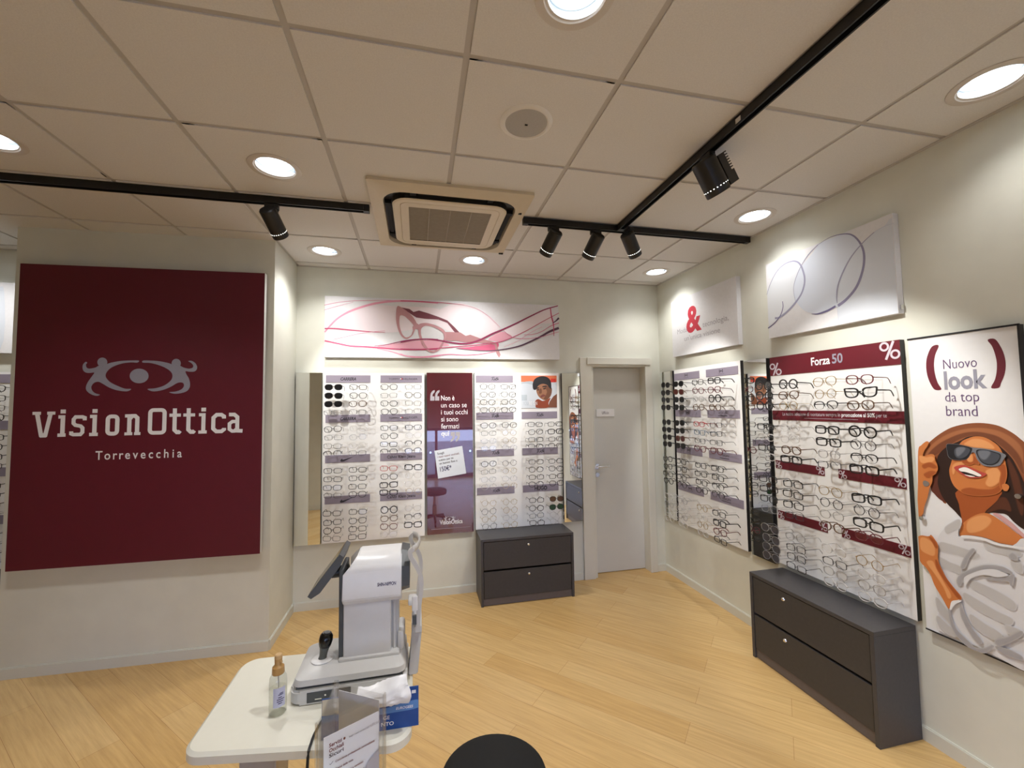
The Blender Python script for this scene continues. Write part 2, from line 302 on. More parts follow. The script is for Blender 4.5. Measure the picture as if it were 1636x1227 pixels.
# outlines of the printed pictures, in metres on their own boards
ART = {'emblem_l': [(0.3938,1.3481),(0.3801,1.33),(0.3779,1.3059),(0.3858,1.2855),(0.4015,1.2747),(0.4221,1.2735),(0.4457,1.2759),(0.44,1.2614),(0.4235,1.2337),(0.409,1.2061),(0.4017,1.1798),(0.4045,1.1582),
(0.4216,1.1377),(0.4478,1.1231),(0.4686,1.1193),(0.4838,1.1264),(0.4577,1.1362),(0.4396,1.1532),(0.4327,1.176),(0.4401,1.1976),(0.4552,1.2108),(0.4758,1.2131),(0.5022,1.1974),(0.5394,1.173),(0.5871,1.1546),
(0.642,1.1481),(0.6658,1.1638),(0.6288,1.1664),(0.5861,1.1849),(0.5435,1.2093),(0.5196,1.236),(0.5127,1.2578),(0.5202,1.2821),(0.5403,1.3064),(0.5712,1.3248),(0.6128,1.3396),(0.6603,1.346),(0.6976,1.345),
(0.7058,1.3585),(0.6599,1.3595),(0.6018,1.3554),(0.5547,1.3466),(0.5185,1.3343),(0.4962,1.3147),(0.4773,1.3219),(0.4649,1.3195),(0.4518,1.3097),(0.416,1.3024),(0.4002,1.312),(0.3965,1.33),(0.4033,1.3421)],
'emblem_r': [(0.7297,1.3451),(0.7325,1.3587),(0.7777,1.359),(0.832,1.3544),(0.8813,1.3435),(0.909,1.3324),(0.9314,1.3138),(0.9477,1.3213),(0.9587,1.3239),(0.9811,1.3115),(1.0145,1.3041),(1.0366,1.3117),
(1.0384,1.3292),(1.0246,1.3455),(1.0077,1.3567),(1.0299,1.3581),(1.0526,1.3419),(1.0643,1.3168),(1.0593,1.2941),(1.0428,1.2828),(1.015,1.2828),(0.9928,1.2853),(0.9989,1.264),(1.0139,1.2365),(1.0226,1.2015),
(1.02,1.1704),(1.0018,1.1456),(0.9635,1.1322),(0.9252,1.13),(0.8954,1.1401),(0.9358,1.1448),(0.9684,1.1582),(0.9844,1.1793),(0.9816,1.2017),(0.9638,1.208),(0.9398,1.2018),(0.9075,1.1796),(0.8645,1.1589),
(0.8214,1.1481),(0.7891,1.1483),(0.7639,1.1632),(0.8101,1.1678),(0.8584,1.1836),(0.8957,1.2119),(0.9114,1.2391),(0.9107,1.2665),(0.8936,1.2913),(0.8603,1.3136),(0.8163,1.332),(0.7728,1.3429)],'emblem_dots': [[(0.7678,1.2529),
(0.7667,1.2416),(0.7628,1.231),(0.7563,1.2214),(0.7475,1.2135),(0.7369,1.2075),(0.7251,1.2039),(0.7125,1.2026),(0.6999,1.204),(0.6879,1.2077),(0.677,1.2137),(0.6679,1.2217),(0.6609,1.2312),(0.6564,1.2418),
(0.6546,1.2529),(0.6557,1.2641),(0.6595,1.2747),(0.666,1.2842),(0.6746,1.2922),(0.6852,1.2982),(0.697,1.3019),(0.7095,1.3032),(0.7222,1.302),(0.7343,1.2983),(0.7452,1.2923),(0.7545,1.2843),(0.7615,1.2748),
(0.7661,1.2641)],[(0.5202,1.3464),(0.5191,1.3366),(0.5152,1.3278),(0.509,1.3208),(0.501,1.3163),(0.4921,1.3147),(0.483,1.3162),(0.4748,1.3207),(0.4681,1.3276),(0.4637,1.3364),(0.462,1.3461),(0.4631,1.3558),
(0.4669,1.3646),(0.4731,1.3717),(0.481,1.3762),(0.49,1.3778),(0.499,1.3763),(0.5073,1.3719),(0.514,1.365),(0.5185,1.3562)],[(0.9627,1.3414),(0.9615,1.3317),(0.9576,1.323),(0.9515,1.3161),(0.9436,1.3116),
(0.9348,1.3101),(0.9259,1.3116),(0.9179,1.316),(0.9114,1.3228),(0.9071,1.3315),(0.9055,1.3411),(0.9066,1.3507),(0.9104,1.3594),(0.9166,1.3664),(0.9244,1.3709),(0.9332,1.3725),(0.9421,1.371),(0.9502,1.3666),
(0.9567,1.3597),(0.961,1.351)]],'letters': {'V': (0.1077,0.2351,0.8477,1.0163),'i1': (0.2558,0.2939,0.852,1.017),'s1': (0.3271,0.4051,0.8495,0.9941),'i2': (0.4355,0.4776,0.8531,1.0189),'o1': (0.5241,0.6052,0.8466,0.9883),
'n1': (0.6364,0.7314,0.8507,0.9886),'O': (0.774,0.8859,0.8469,1.0302),'t1': (0.9107,0.9729,0.8514,1.0261),'t2': (0.9958,1.0609,0.8516,1.0248),'i3': (1.0875,1.1321,0.852,1.0236),'c1': (1.1634,1.2468,0.8496,0.9896),
'a1': (1.266,1.3632,0.8519,0.9916)},'torre': [(0.4569,0.6902),(0.9947,0.6929),(0.4548,0.7509),(0.9933,0.7493)],'ribbons': [('pk2',[(-0.0036,0.4585),(0.1033,0.4865),(0.214,0.5043),(0.3489,0.5136),(0.486,0.5219),
(0.6488,0.5264),(0.8267,0.5215),(0.9838,0.5156)],(0.004,0.004,0.004)),('pk2',[(-0.0032,0.416),(0.1036,0.4533),(0.2364,0.4945)],(0.003,0.003,0.002)),('pk1',[(0.0019,0.2198),(0.0827,0.3222),(0.1924,0.4031),
(0.3491,0.469),(0.4861,0.5049),(0.6488,0.5239),(0.8267,0.524),(0.9838,0.5181)],(0.012,0.02,0.012)),('pk3',[(0.0016,0.2515),(0.0833,0.2537),(0.1935,0.2449),(0.3502,0.2347),(0.5097,0.2292)],(0.01,0.012,0.003)),
('pk1',[(0.0731,0.1569),(0.1718,0.1827),(0.3277,0.2222),(0.5097,0.2449)],(0.003,0.004,0.003)),('pk3',[(0.0026,0.1436),(0.1062,0.1223),(0.2166,0.1008),(0.3283,0.0969),(0.4414,0.0905),(0.6024,0.08),(0.7901,0.0782),
(0.9819,0.0863)],(0.012,0.014,0.012)),('dk2',[(0.4186,0.1045),(0.533,0.121),(0.6489,0.1512),(0.7665,0.172),(0.8857,0.1795),(0.9823,0.1767)],(0.004,0.008,0.008)),('pk1',[(0.4415,0.0809),(0.5561,0.0587),
(0.6723,0.0241),(0.7663,0.0107),(0.8852,0.0147),(0.9816,0.0282)],(0.006,0.012,0.01)),('pk3',[(0.6451,0.524),(0.7781,0.5259),(0.9132,0.5241),(1.078,0.5197),(1.2271,0.5087)],(0.008,0.008,0.003)),('pk1',[(1.2271,0.5087),
(1.3403,0.4798),(1.4353,0.4257),(1.5118,0.361),(1.5693,0.3049)],(0.003,0.004,0.003)),('dk2',[(0.6452,0.1419),(0.7509,0.1651),(0.858,0.1767),(0.9663,0.1716),(1.0759,0.1534),(1.1869,0.1406),(1.2805,0.1481),
(1.3754,0.1804),(1.491,0.2404),(1.6082,0.2915),(1.747,0.3586),(1.8884,0.4318),(2.0217,0.4959),(2.1568,0.538)],(0.007,0.018,0.01)),('pk3',[(0.6452,0.0827),(0.7863,0.0805),(0.9297,0.0893),(1.0756,0.1039),
(1.224,0.1187),(1.337,0.1322),(1.4515,0.1486),(1.5675,0.1653),(1.6954,0.2144),(1.8457,0.2882),(1.9887,0.371),(2.1657,0.4663)],(0.008,0.008,0.006)),('dk1',[(1.1494,0.0958),(1.28,0.082),(1.422,0.0767),(1.5278,0.0832),
(1.6447,0.1014),(1.7634,0.1305),(1.8841,0.1816),(1.9862,0.2329),(2.0688,0.2794),(2.1625,0.3166)],(0.004,0.012,0.024)),('pk2',[(0.7242,0.0155),(0.8486,0.0107),(0.9839,0.0281),(1.0936,0.0389),(1.2234,0.0341),
(1.3551,0.0425),(1.4505,0.0581),(1.5277,0.0765)],(0.008,0.008,0.006)),('pk1',[(0.6452,0.0372),(0.6978,0.0179),(0.7773,0.0071),(0.9114,0.0115),(1.002,0.0237)],(0.008,0.01,0.004)),('pk2',[(1.5982,0.2797),
(1.6563,0.2299),(1.7151,0.2071),(1.8243,0.2018),(1.9656,0.2206),(2.0683,0.2497),(2.1617,0.2768)],(0.004,0.005,0.004)),('pk2',[(1.8049,0.2384),(1.8953,0.2454),(1.987,0.2772),(2.0802,0.3342),(2.1636,0.3665)],
(0.004,0.006,0.008)),('pk1',[(1.6059,0.118),(1.7443,0.1787),(1.8653,0.2594),(1.9878,0.3216)],(0.003,0.004,0.003)),('pk3',[(2.0786,0.513),(2.0873,0.4337),(2.1064,0.3548),(2.1091,0.2358)],(0.01,0.014,0.006)),
('dk1',[(2.1014,0.3646),(2.1328,0.3854),(2.1646,0.4164)],(0.008,0.012,0.02))],'bfills': [('pkA',[(0.1045,0.3442),(0.2592,0.4295),(0.4173,0.4778),(0.602,0.473),(0.9836,0.4631),(0.983,0.3383),(0.6489,0.2425),
(0.4182,0.2245),(0.1714,0.2301)]),('pkB',[(0.6452,0.1282),(0.7775,0.1583),(0.9119,0.1658),(1.0483,0.1454),(1.0757,0.1179),(0.9117,0.101),(0.7774,0.0895),(0.6452,0.0872)]),('pkB',[(0.4414,0.1025),(0.5908,0.1294),
(0.7665,0.1598),(0.9822,0.1643),(0.9819,0.0925),(0.7664,0.0864),(0.5908,0.0895)]),('pkA',[(1.1523,0.5247),(1.3402,0.475),(1.4736,0.403),(1.5693,0.3001),(1.4718,0.2399),(1.3756,0.1994),(1.1503,0.2319),(0.9127,0.3748)]),
('pkC',[(1.1494,0.0958),(1.2802,0.1122),(1.4226,0.1338),(1.548,0.1553),(1.5278,0.086),(1.4221,0.0786),(1.28,0.0839)]),('pkA',[(1.608,0.2818),(1.7669,0.3543),(1.9187,0.4328),(2.0732,0.5028),(2.0913,0.3742),
(1.968,0.3506),(1.8155,0.2777),(1.6955,0.2163),(1.6564,0.2348)]),('pkB',[(1.452,0.1916),(1.5688,0.2615),(1.6272,0.2534),(1.6856,0.2142),(1.5676,0.1701),(1.4999,0.1735)])],'bglass': [('tmp',[(0.6451,0.4651),
(0.7246,0.4516),(0.7601,0.4252),(0.8093,0.4409),(0.8857,0.4204),(0.9855,0.3884),(1.0679,0.3565),(1.1322,0.2973),(1.1876,0.2376),(1.1365,0.2457),(1.0677,0.333),(0.9854,0.3632),(0.8675,0.3659),(0.7868,0.3752),
(0.7423,0.4014),(0.698,0.4321),(0.6451,0.4577)]),('tmp2',[(1.0305,0.2477),(1.1134,0.2479),(1.1877,0.247),(1.2388,0.2152),(1.2812,0.2276),(1.3756,0.1947),(1.471,0.1729),(1.5286,0.155),(1.552,0.0883),(1.5708,0.0407),
(1.5559,0.0118),(1.5322,0.0498),(1.5139,0.1355),(1.4516,0.1515),(1.2806,0.15),(1.1499,0.1662),(1.0393,0.1685)])],'bframe': [([(0.6172,0.4736),(0.6723,0.4512),(0.7254,0.4101),(0.7668,0.3623),(0.7905,0.3077),
(0.7726,0.258),(0.7488,0.2083),(0.7075,0.1768),(0.6723,0.1821),(0.6372,0.2239),(0.6115,0.3024),(0.6045,0.3875)],[(0.643,0.3889),(0.6782,0.3839),(0.7135,0.3545),(0.7489,0.3187),(0.7667,0.2824),(0.7548,0.2514),
(0.737,0.2081),(0.7016,0.1889),(0.6782,0.1969),(0.6547,0.2305),(0.6372,0.2909),(0.6348,0.3519)]),([(0.8045,0.3065),(0.8584,0.3266),(0.9215,0.3192),(0.9851,0.2978),(1.0398,0.2619),(1.0579,0.2109),(1.0392,0.1545),
(1.0115,0.0981),(0.9749,0.065),(0.9296,0.0505),(0.8846,0.0683),(0.8488,0.1045),(0.8221,0.1593),(0.8044,0.2326)],[(0.8313,0.2749),(0.8673,0.3009),(0.9214,0.2959),(0.9758,0.2742),(1.0213,0.2427),(1.0376,0.2058),
(1.0209,0.1541),(0.9933,0.1071),(0.9659,0.0788),(0.9297,0.069),(0.8981,0.0823),(0.8668,0.1233),(0.8445,0.169),(0.8267,0.2239)])],'bbridge': [(0.751,0.2865),(0.7867,0.3244),(0.8224,0.2977),(0.8089,0.2604),
(0.7777,0.2688),(0.7555,0.2544)],'lensarcs': [('lv2',[(-0.0012,0.317),(0.0277,0.379),(0.0869,0.4532),(0.1549,0.4874),(0.2241,0.4858),(0.2707,0.4535),(0.2963,0.3863),(0.3007,0.3213),(0.2747,0.2543),(0.2239,0.203),
(0.1618,0.1609),(0.0953,0.1331),(0.0579,0.1353)],(0.003,0.012,0.014)),('lv3',[(0.1276,0.2379),(0.1277,0.1932),(0.1025,0.1428),(0.0532,0.102),(-0.0037,0.0762)],(0.005,0.007,0.008)),('lv2',[(0.4055,0.5276),
(0.3367,0.4888),(0.275,0.4252),(0.2324,0.3524),(0.2167,0.2917),(0.2269,0.2131)],(0.006,0.005,0.002)),('lv1',[(0.4055,0.5276),(0.4903,0.5426),(0.5778,0.5264),(0.6269,0.492),(0.6635,0.426),(0.6753,0.3569),
(0.6621,0.2785),(0.6237,0.1974),(0.5653,0.1426),(0.5108,0.1147)],(0.002,0.012,0.018)),('lv3',[(0.4961,0.1163),(0.4446,0.1007),(0.3808,0.0949),(0.3373,0.1045)],(0.013,0.012,0.002)),('lv2',[(0.7346,0.4707),
(0.6729,0.4362),(0.6069,0.3814),(0.5561,0.3128),(0.5178,0.2374),(0.5062,0.1723),(0.507,0.1332)],(0.004,0.01,0.005)),('lv4',[(0.5059,0.114),(0.5074,0.0553),(0.5144,0.0054)],(0.002,0.002,0.002)),('lv4',[(0.7346,0.4707),
(0.7841,0.481),(0.8309,0.4782)],(0.003,0.003,0.003))],'lensfill': [('lw1',[(-0.0012,0.317),(0.0277,0.379),(0.0869,0.4532),(0.1549,0.4874),(0.2241,0.4858),(0.2707,0.4535),(0.2963,0.3863),(0.3007,0.3213),
(0.2747,0.2543),(0.2239,0.203),(0.1618,0.1609),(0.0953,0.1331),(0.0113,0.093),(-0.0028,0.1423)]),('lw2',[(0.3588,0.4808),(0.4273,0.5324),(0.5778,0.5264),(0.6269,0.492),(0.6635,0.426),(0.6753,0.3569),(0.6621,0.2785),
(0.6237,0.1974),(0.5653,0.1426),(0.5108,0.1147),(0.4446,0.1007),(0.3808,0.0949),(0.2934,0.1331),(0.2329,0.2116),(0.2191,0.291),(0.2348,0.3517),(0.2872,0.4319)]),('lw3',[(0.7346,0.4707),(0.6729,0.4362),
(0.6069,0.3814),(0.5561,0.3128),(0.5178,0.2374),(0.5062,0.1723),(0.5074,0.0553),(0.5195,0.0093),(0.823,0.0041),(0.8346,0.4766),(0.7841,0.481)])],'photoC': [('skyg',[(-0.0043,0.255),(0.3641,0.2579),(0.3576,-0.0054),
(0.0002,-0.0022)],0),('or1',[(-0.0034,0.3162),(0.3654,0.3171),(0.3641,0.2537),(0.2155,0.2496),(0.1179,0.2539),(-0.0043,0.256)],0),('skg2',[(-0.0001,0.2498),(0.1073,0.2622),(0.1229,0.2267),(0.0531,0.2394),
(0.0007,0.2374)],1),('skg2',[(0.0023,0.1308),(0.0567,0.1304),(0.0558,0.0735),(0.0035,0.074)],0),('skin3',[(0.2655,0.0043),(0.283,0.0606),(0.3225,0.1127),(0.3606,0.1387),(0.3578,0.003)],0),('rust',[(0.1363,0.0674),
(0.1691,0.0879),(0.2122,0.0697),(0.256,0.0818),(0.2947,0.0971),(0.2718,0.0503),(0.2655,0.0043),(0.1513,0.0039),(0.141,0.031)],1),('skin1',[(0.1493,0.1922),(0.1716,0.2266),(0.2153,0.237),(0.2698,0.2264),
(0.3045,0.2021),(0.3079,0.1548),(0.2917,0.1108),(0.256,0.0797),(0.2178,0.0801),(0.1802,0.1055),(0.1571,0.1432)],1),('skin2',[(0.2312,0.2129),(0.2695,0.2128),(0.3066,0.1969),(0.3067,0.1495),(0.2895,0.1108),
(0.256,0.0818),(0.2234,0.0874),(0.2459,0.1238),(0.2576,0.1656)],1),('blk',[(0.1189,0.1872),(0.1154,0.234),(0.1313,0.2758),(0.1675,0.302),(0.2167,0.3115),(0.2657,0.3),(0.298,0.2653),(0.3046,0.2074),(0.2976,0.1864),
(0.2749,0.2075),(0.2588,0.2264),(0.2153,0.237),(0.1736,0.2204),(0.1514,0.187),(0.1382,0.1767)],1),('dkl',[(0.1494,0.1975),(0.1766,0.2015),(0.1775,0.1932),(0.1514,0.187)],1),('dkl',[(0.2148,0.2129),(0.2532,0.2201),
(0.2563,0.2096),(0.2168,0.2024)],1),('dkl',[(0.1599,0.1818),(0.1773,0.1848),(0.1771,0.1744),(0.1619,0.1724)],1),('dkl',[(0.2199,0.192),(0.2451,0.1971),(0.2427,0.1845),(0.2219,0.1825)],1),('skin2',[(0.1839,0.1869),
(0.2035,0.1868),(0.205,0.1502),(0.1895,0.1398),(0.1767,0.1472)],1),('lips',[(0.189,0.1117),(0.2133,0.1324),(0.2372,0.128),(0.2458,0.1175),(0.2184,0.1093),(0.1997,0.1011)],1),('redl',[(0.2995,0.2864),(0.3503,0.2864),
(0.3496,0.2516),(0.2988,0.2516)],0)],'woman': [('hat1',[(0.0184,0.879),(0.0403,0.8963),(0.0678,0.9288),(0.1072,0.9665),(0.1508,0.9981),(0.1976,1.0166),(0.2419,1.0253),(0.2838,1.0248),(0.3234,1.0151),(0.3605,0.9908),
(0.3868,0.9636),(0.4118,0.9278),(0.4256,0.8609),(0.4115,0.7656),(0.3817,0.7116),(0.3538,0.7057),(0.3138,0.846),(0.1467,0.8236),(0.1191,0.6464),(0.0926,0.6552),(0.0693,0.6798),(0.0552,0.7068),(0.0371,0.8392)],
1),('hat2',[(0.0384,0.862),(0.073,0.9105),(0.1121,0.947),(0.1553,0.9753),(0.2019,0.9935),(0.2459,1.0013),(0.2875,1.0),(0.3268,0.9888),(0.3636,0.9619),(0.3889,0.9193),(0.3853,0.8555),(0.3635,0.8783),(0.342,0.9147),
(0.3095,0.9446),(0.2701,0.9652),(0.2277,0.9643),(0.188,0.9454),(0.1521,0.9175),(0.1023,0.88),(0.0692,0.843)],1),('hat3',[(0.0578,0.8641),(0.098,0.9127),(0.148,0.9496),(0.1952,0.9741),(0.2396,0.9838),(0.2812,0.9794),
(0.3206,0.9653),(0.357,0.9291),(0.3821,0.8805),(0.3877,0.8179),(0.3635,0.8783),(0.3236,0.9326),(0.2803,0.9625),(0.2279,0.9671),(0.1825,0.9485),(0.1339,0.9087),(0.0893,0.8676)],1),('hat4',[(0.0698,0.7985),
(0.0987,0.8172),(0.1265,0.7775),(0.1207,0.6755),(0.1131,0.6451),(0.0923,0.6515),(0.0721,0.673),(0.0579,0.6999)],1),('hair',[(0.0909,0.8419),(0.1051,0.8767),(0.1339,0.9087),(0.1583,0.9252),(0.1878,0.9418),
(0.2166,0.9615),(0.2598,0.9665),(0.2999,0.9505),(0.3278,0.9199),(0.3544,0.8836),(0.3707,0.8408),(0.3868,0.7862),(0.4035,0.7019),(0.3974,0.595),(0.3756,0.589),(0.3484,0.61),(0.3262,0.6364),(0.302,0.637),
(0.2614,0.6291),(0.2286,0.6021),(0.1891,0.5714),(0.1686,0.5835),(0.1462,0.6097),(0.1187,0.6391),(0.0981,0.6782),(0.0875,0.7274),(0.0939,0.7872)],1),('hair2',[(0.3445,0.876),(0.3653,0.8272),(0.376,0.7717),
(0.3808,0.697),(0.3734,0.6449),(0.3623,0.6929),(0.3566,0.7554),(0.3484,0.8183)],1),('hair2',[(0.2615,0.6305),(0.2836,0.6622),(0.3056,0.7),(0.3301,0.7052),(0.3416,0.6562),(0.3227,0.6582),(0.298,0.6524)],
1),('skinD',[(0.1644,0.7086),(0.3076,0.736),(0.3057,0.7028),(0.2839,0.6685),(0.262,0.6401),(0.2534,0.6247),(0.229,0.6085),(0.1932,0.5479),(0.1716,0.5071),(0.1616,0.4986),(0.1604,0.5178),(0.1717,0.5594),
(0.1707,0.5905),(0.1654,0.6454)],1),('skinM',[(0.1606,0.5109),(0.1702,0.552),(0.1953,0.5843),(0.2293,0.6147),(0.2613,0.6279),(0.291,0.6174),(0.3238,0.5934),(0.3552,0.567),(0.3857,0.5447),(0.3842,0.5181),
(0.3429,0.5125),(0.2948,0.5091),(0.2551,0.5168),(0.213,0.5151),(0.1771,0.5066),(0.1627,0.4989)],1),('skinL',[(0.1946,0.5724),(0.2288,0.6051),(0.258,0.6137),(0.275,0.6001),(0.2578,0.5656),(0.2249,0.5362),
(0.192,0.5268)],1),('strap',[(0.2818,0.6302),(0.3019,0.6352),(0.339,0.6102),(0.3696,0.5774),(0.3864,0.5573),(0.3857,0.5447),(0.3554,0.5702),(0.324,0.5966),(0.3009,0.6166)],1),('skinM',[(0.1474,0.8345),
(0.1384,0.8009),(0.1403,0.7617),(0.1518,0.728),(0.1717,0.7084),(0.2019,0.7003),(0.245,0.7049),(0.2866,0.7159),(0.3126,0.7374),(0.3263,0.7661),(0.336,0.8099),(0.3366,0.862),(0.3229,0.9194),(0.2997,0.9472),
(0.2726,0.9633),(0.2439,0.9654),(0.2163,0.9545),(0.1902,0.935),(0.1617,0.8826)],1),('skinL',[(0.2038,0.9291),(0.2323,0.9508),(0.2641,0.9512),(0.2915,0.9365),(0.303,0.9175),(0.2776,0.9151),(0.2358,0.918),
(0.209,0.9239)],1),('skinL',[(0.1522,0.8172),(0.1706,0.8374),(0.1988,0.8411),(0.1868,0.8255),(0.1634,0.8116),(0.1531,0.7816)],1),('skinL',[(0.2718,0.8134),(0.3031,0.8313),(0.3194,0.8139),(0.3097,0.773),
(0.2834,0.7485),(0.2688,0.7592),(0.2782,0.791)],1),('skinD',[(0.1804,0.7122),(0.2089,0.728),(0.2463,0.7281),(0.2877,0.736),(0.3139,0.7606),(0.3273,0.7825),(0.3247,0.7625),(0.3073,0.7299),(0.2814,0.7135),
(0.2342,0.7013),(0.1964,0.7006)],1),('skinD',[(0.3134,0.8393),(0.3334,0.8486),(0.336,0.8099),(0.3293,0.7764),(0.3181,0.7483),(0.3175,0.7809),(0.3228,0.8144)],1),('skinM',[(0.3208,0.7618),(0.3337,0.7693),
(0.3437,0.7595),(0.3369,0.7401),(0.3249,0.7398)],1),('skinD',[(0.1927,0.8508),(0.2111,0.8635),(0.223,0.8822),(0.231,0.8796),(0.2432,0.8604),(0.2486,0.8427),(0.2317,0.8453),(0.2178,0.8366),(0.2053,0.8384),
(0.1945,0.8426)],1),('skinL',[(0.2111,0.8635),(0.2201,0.8784),(0.2272,0.8792),(0.2269,0.855),(0.2158,0.8502)],1),('lip',[(0.1588,0.8124),(0.1756,0.8261),(0.1982,0.8305),(0.225,0.8217),(0.2509,0.8104),(0.2737,0.8016),
(0.2547,0.7838),(0.2278,0.776),(0.2008,0.7779),(0.1782,0.7926)],1),('dkl',[(0.1747,0.8097),(0.1976,0.8199),(0.2245,0.812),(0.2553,0.7961),(0.2468,0.7839),(0.2175,0.7847),(0.1905,0.7916)],1),('teeth',[(0.177,0.8107),
(0.2005,0.821),(0.2271,0.811),(0.2553,0.7947),(0.2475,0.7867),(0.2234,0.7939),(0.1993,0.7999),(0.1826,0.8003)],1),('teeth',[(0.1958,0.7868),(0.2122,0.7866),(0.2336,0.7845),(0.2173,0.7805)],1),('gfr',[(0.1363,0.919),
(0.1525,0.9247),(0.1923,0.9232),(0.2303,0.9147),(0.2775,0.913),(0.3172,0.9057),(0.3416,0.8919),(0.3349,0.8748),(0.3267,0.8575),(0.3176,0.8438),(0.2934,0.8366),(0.2655,0.8381),(0.2459,0.8608),(0.2394,0.8874),
(0.2289,0.8911),(0.2157,0.8675),(0.1996,0.8544),(0.1598,0.8496),(0.1407,0.8617),(0.1365,0.8908)],1),('gbl',[(0.1374,0.9177),(0.1524,0.9233),(0.1923,0.9217),(0.2275,0.9131),(0.2295,0.9001),(0.2158,0.8689),
(0.1997,0.8558),(0.1599,0.851),(0.142,0.8633),(0.1377,0.8909)],1),('gln',[(0.1686,0.9033),(0.1918,0.914),(0.2138,0.9111),(0.2231,0.9016),(0.2119,0.8775),(0.1916,0.8612),(0.173,0.8611),(0.1644,0.8793)],
1),('gl2',[(0.1742,0.9017),(0.1916,0.9104),(0.2053,0.9068),(0.19,0.8821),(0.1752,0.8699)],1),('gbl',[(0.2456,0.9031),(0.2772,0.909),(0.3071,0.902),(0.3262,0.8921),(0.3171,0.8609),(0.2948,0.8434),(0.2685,0.8453),
(0.2515,0.8669)],1),('gln',[(0.2508,0.9002),(0.277,0.9049),(0.3045,0.899),(0.3222,0.8897),(0.3138,0.8631),(0.294,0.8473),(0.2703,0.8496),(0.2542,0.8686)],1),('gl2',[(0.2533,0.8978),(0.2769,0.9029),(0.2918,0.8964),
(0.2749,0.8676),(0.2596,0.8712)],1),('skinM',[(0.0198,0.8791),(0.0345,0.9071),(0.0563,0.9279),(0.0675,0.9235),(0.0586,0.9018),(0.046,0.8817),(0.0393,0.8546),(0.0706,0.867),(0.0866,0.8636),(0.0888,0.838),
(0.0962,0.8169),(0.0962,0.7948),(0.0854,0.7771),(0.0739,0.7605),(0.0704,0.7318),(0.0579,0.6999),(0.0505,0.6687),(0.0417,0.637),(0.0302,0.6046),(0.0215,0.565),(0.0003,0.5598),(0.0099,0.729)],1),('skinL',[(0.0249,0.8529),
(0.0505,0.8483),(0.0762,0.855),(0.0828,0.841),(0.0618,0.8235),(0.0297,0.8231)],1),('skinD',[(0.0354,0.8087),(0.0681,0.8243),(0.0921,0.809),(0.0824,0.8002),(0.0607,0.8047),(0.041,0.7944)],1),('skinD',[(0.0393,0.7641),
(0.0658,0.783),(0.0875,0.7825),(0.0723,0.7655),(0.0545,0.7515)],1),('grym',[(0.0319,0.7252),(0.0408,0.7342),(0.0564,0.7279),(0.0569,0.7146),(0.0436,0.7047),(0.0337,0.7104)],1),('sh1',[(0.0788,0.4655),(0.1057,0.5152),
(0.1372,0.5523),(0.1684,0.5795),(0.1647,0.554),(0.16,0.5107),(0.1626,0.4975),(0.1771,0.5066),(0.213,0.5151),(0.2551,0.5168),(0.2948,0.5091),(0.3429,0.5125),(0.3842,0.5181),(0.3546,-0.0055),(0.3425,0.0027),
(0.2956,0.0097),(0.2269,0.0197),(0.1414,0.0244),(0.0538,0.0253),(0.064,0.1201),(0.0593,0.1973),(0.057,0.2326),(0.0729,0.3402),(0.0841,0.4308)],1),('sh2',[(0.112,0.522),(0.1401,0.5531),(0.1681,0.5745),(0.165,0.5387),
(0.138,0.515),(0.1166,0.4982)],1),('sh2',[(0.0886,0.4467),(0.1256,0.4496),(0.1765,0.4462),(0.2298,0.4364),(0.207,0.4084),(0.152,0.4103),(0.0865,0.4099)],1),('sh2',[(0.082,0.3723),(0.1207,0.3643),(0.1603,0.3575),
(0.1558,0.3281),(0.1187,0.3282),(0.0893,0.3317)],1),('sh2',[(0.2544,0.5046),(0.3041,0.5003),(0.3606,0.4992),(0.3591,0.4736),(0.3022,0.4673),(0.2577,0.4723)],1),('sh2',[(0.196,0.3092),(0.2432,0.3079),(0.302,0.2932),
(0.3385,0.271),(0.3275,0.2409),(0.2804,0.2548),(0.2308,0.2696),(0.1997,0.2802)],1),('sh2',[(0.1706,0.2442),(0.2181,0.2308),(0.278,0.2117),(0.3253,0.202),(0.3144,0.1747),(0.2612,0.1779),(0.2054,0.1916),
(0.169,0.2161)],1),('sh2',[(0.0593,0.1756),(0.0851,0.1511),(0.1124,0.1141),(0.1163,0.081),(0.0879,0.0955),(0.0622,0.1192)],1),('sh2',[(0.0605,0.0897),(0.0923,0.0693),(0.1311,0.0397),(0.1073,0.024),(0.0784,0.0341),
(0.0569,0.0592)],1),('sh2',[(0.1874,0.1563),(0.2337,0.1384),(0.2874,0.1198),(0.2759,0.0882),(0.231,0.0909),(0.1905,0.1173)],1),('sh2',[(0.3396,0.4543),(0.3675,0.4453),(0.3654,0.4071),(0.3401,0.4228)],1),
('sh2',[(0.3045,0.1666),(0.3517,0.1651),(0.3499,0.1333),(0.3124,0.1389)],1),('sh3',[(0.166,0.3596),(0.1857,0.4147),(0.2095,0.4534),(0.2159,0.4521),(0.1936,0.4106),(0.1773,0.3637)],1),('sh3',[(0.1481,0.2903),
(0.164,0.3242),(0.2045,0.3633),(0.2482,0.3947),(0.289,0.4075),(0.3181,0.4084),(0.3363,0.3961),(0.2885,0.3976),(0.2475,0.3839),(0.2038,0.3516),(0.1717,0.3134),(0.1555,0.2725)],1),('sh3',[(0.2503,0.3425),
(0.2912,0.3597),(0.3258,0.3762),(0.3407,0.3914),(0.3334,0.3444),(0.3249,0.36),(0.2857,0.3478)],1),('sh3',[(0.1539,0.1958),(0.1654,0.1529),(0.1893,0.0965),(0.2188,0.0582),(0.2077,0.0457),(0.1779,0.084),
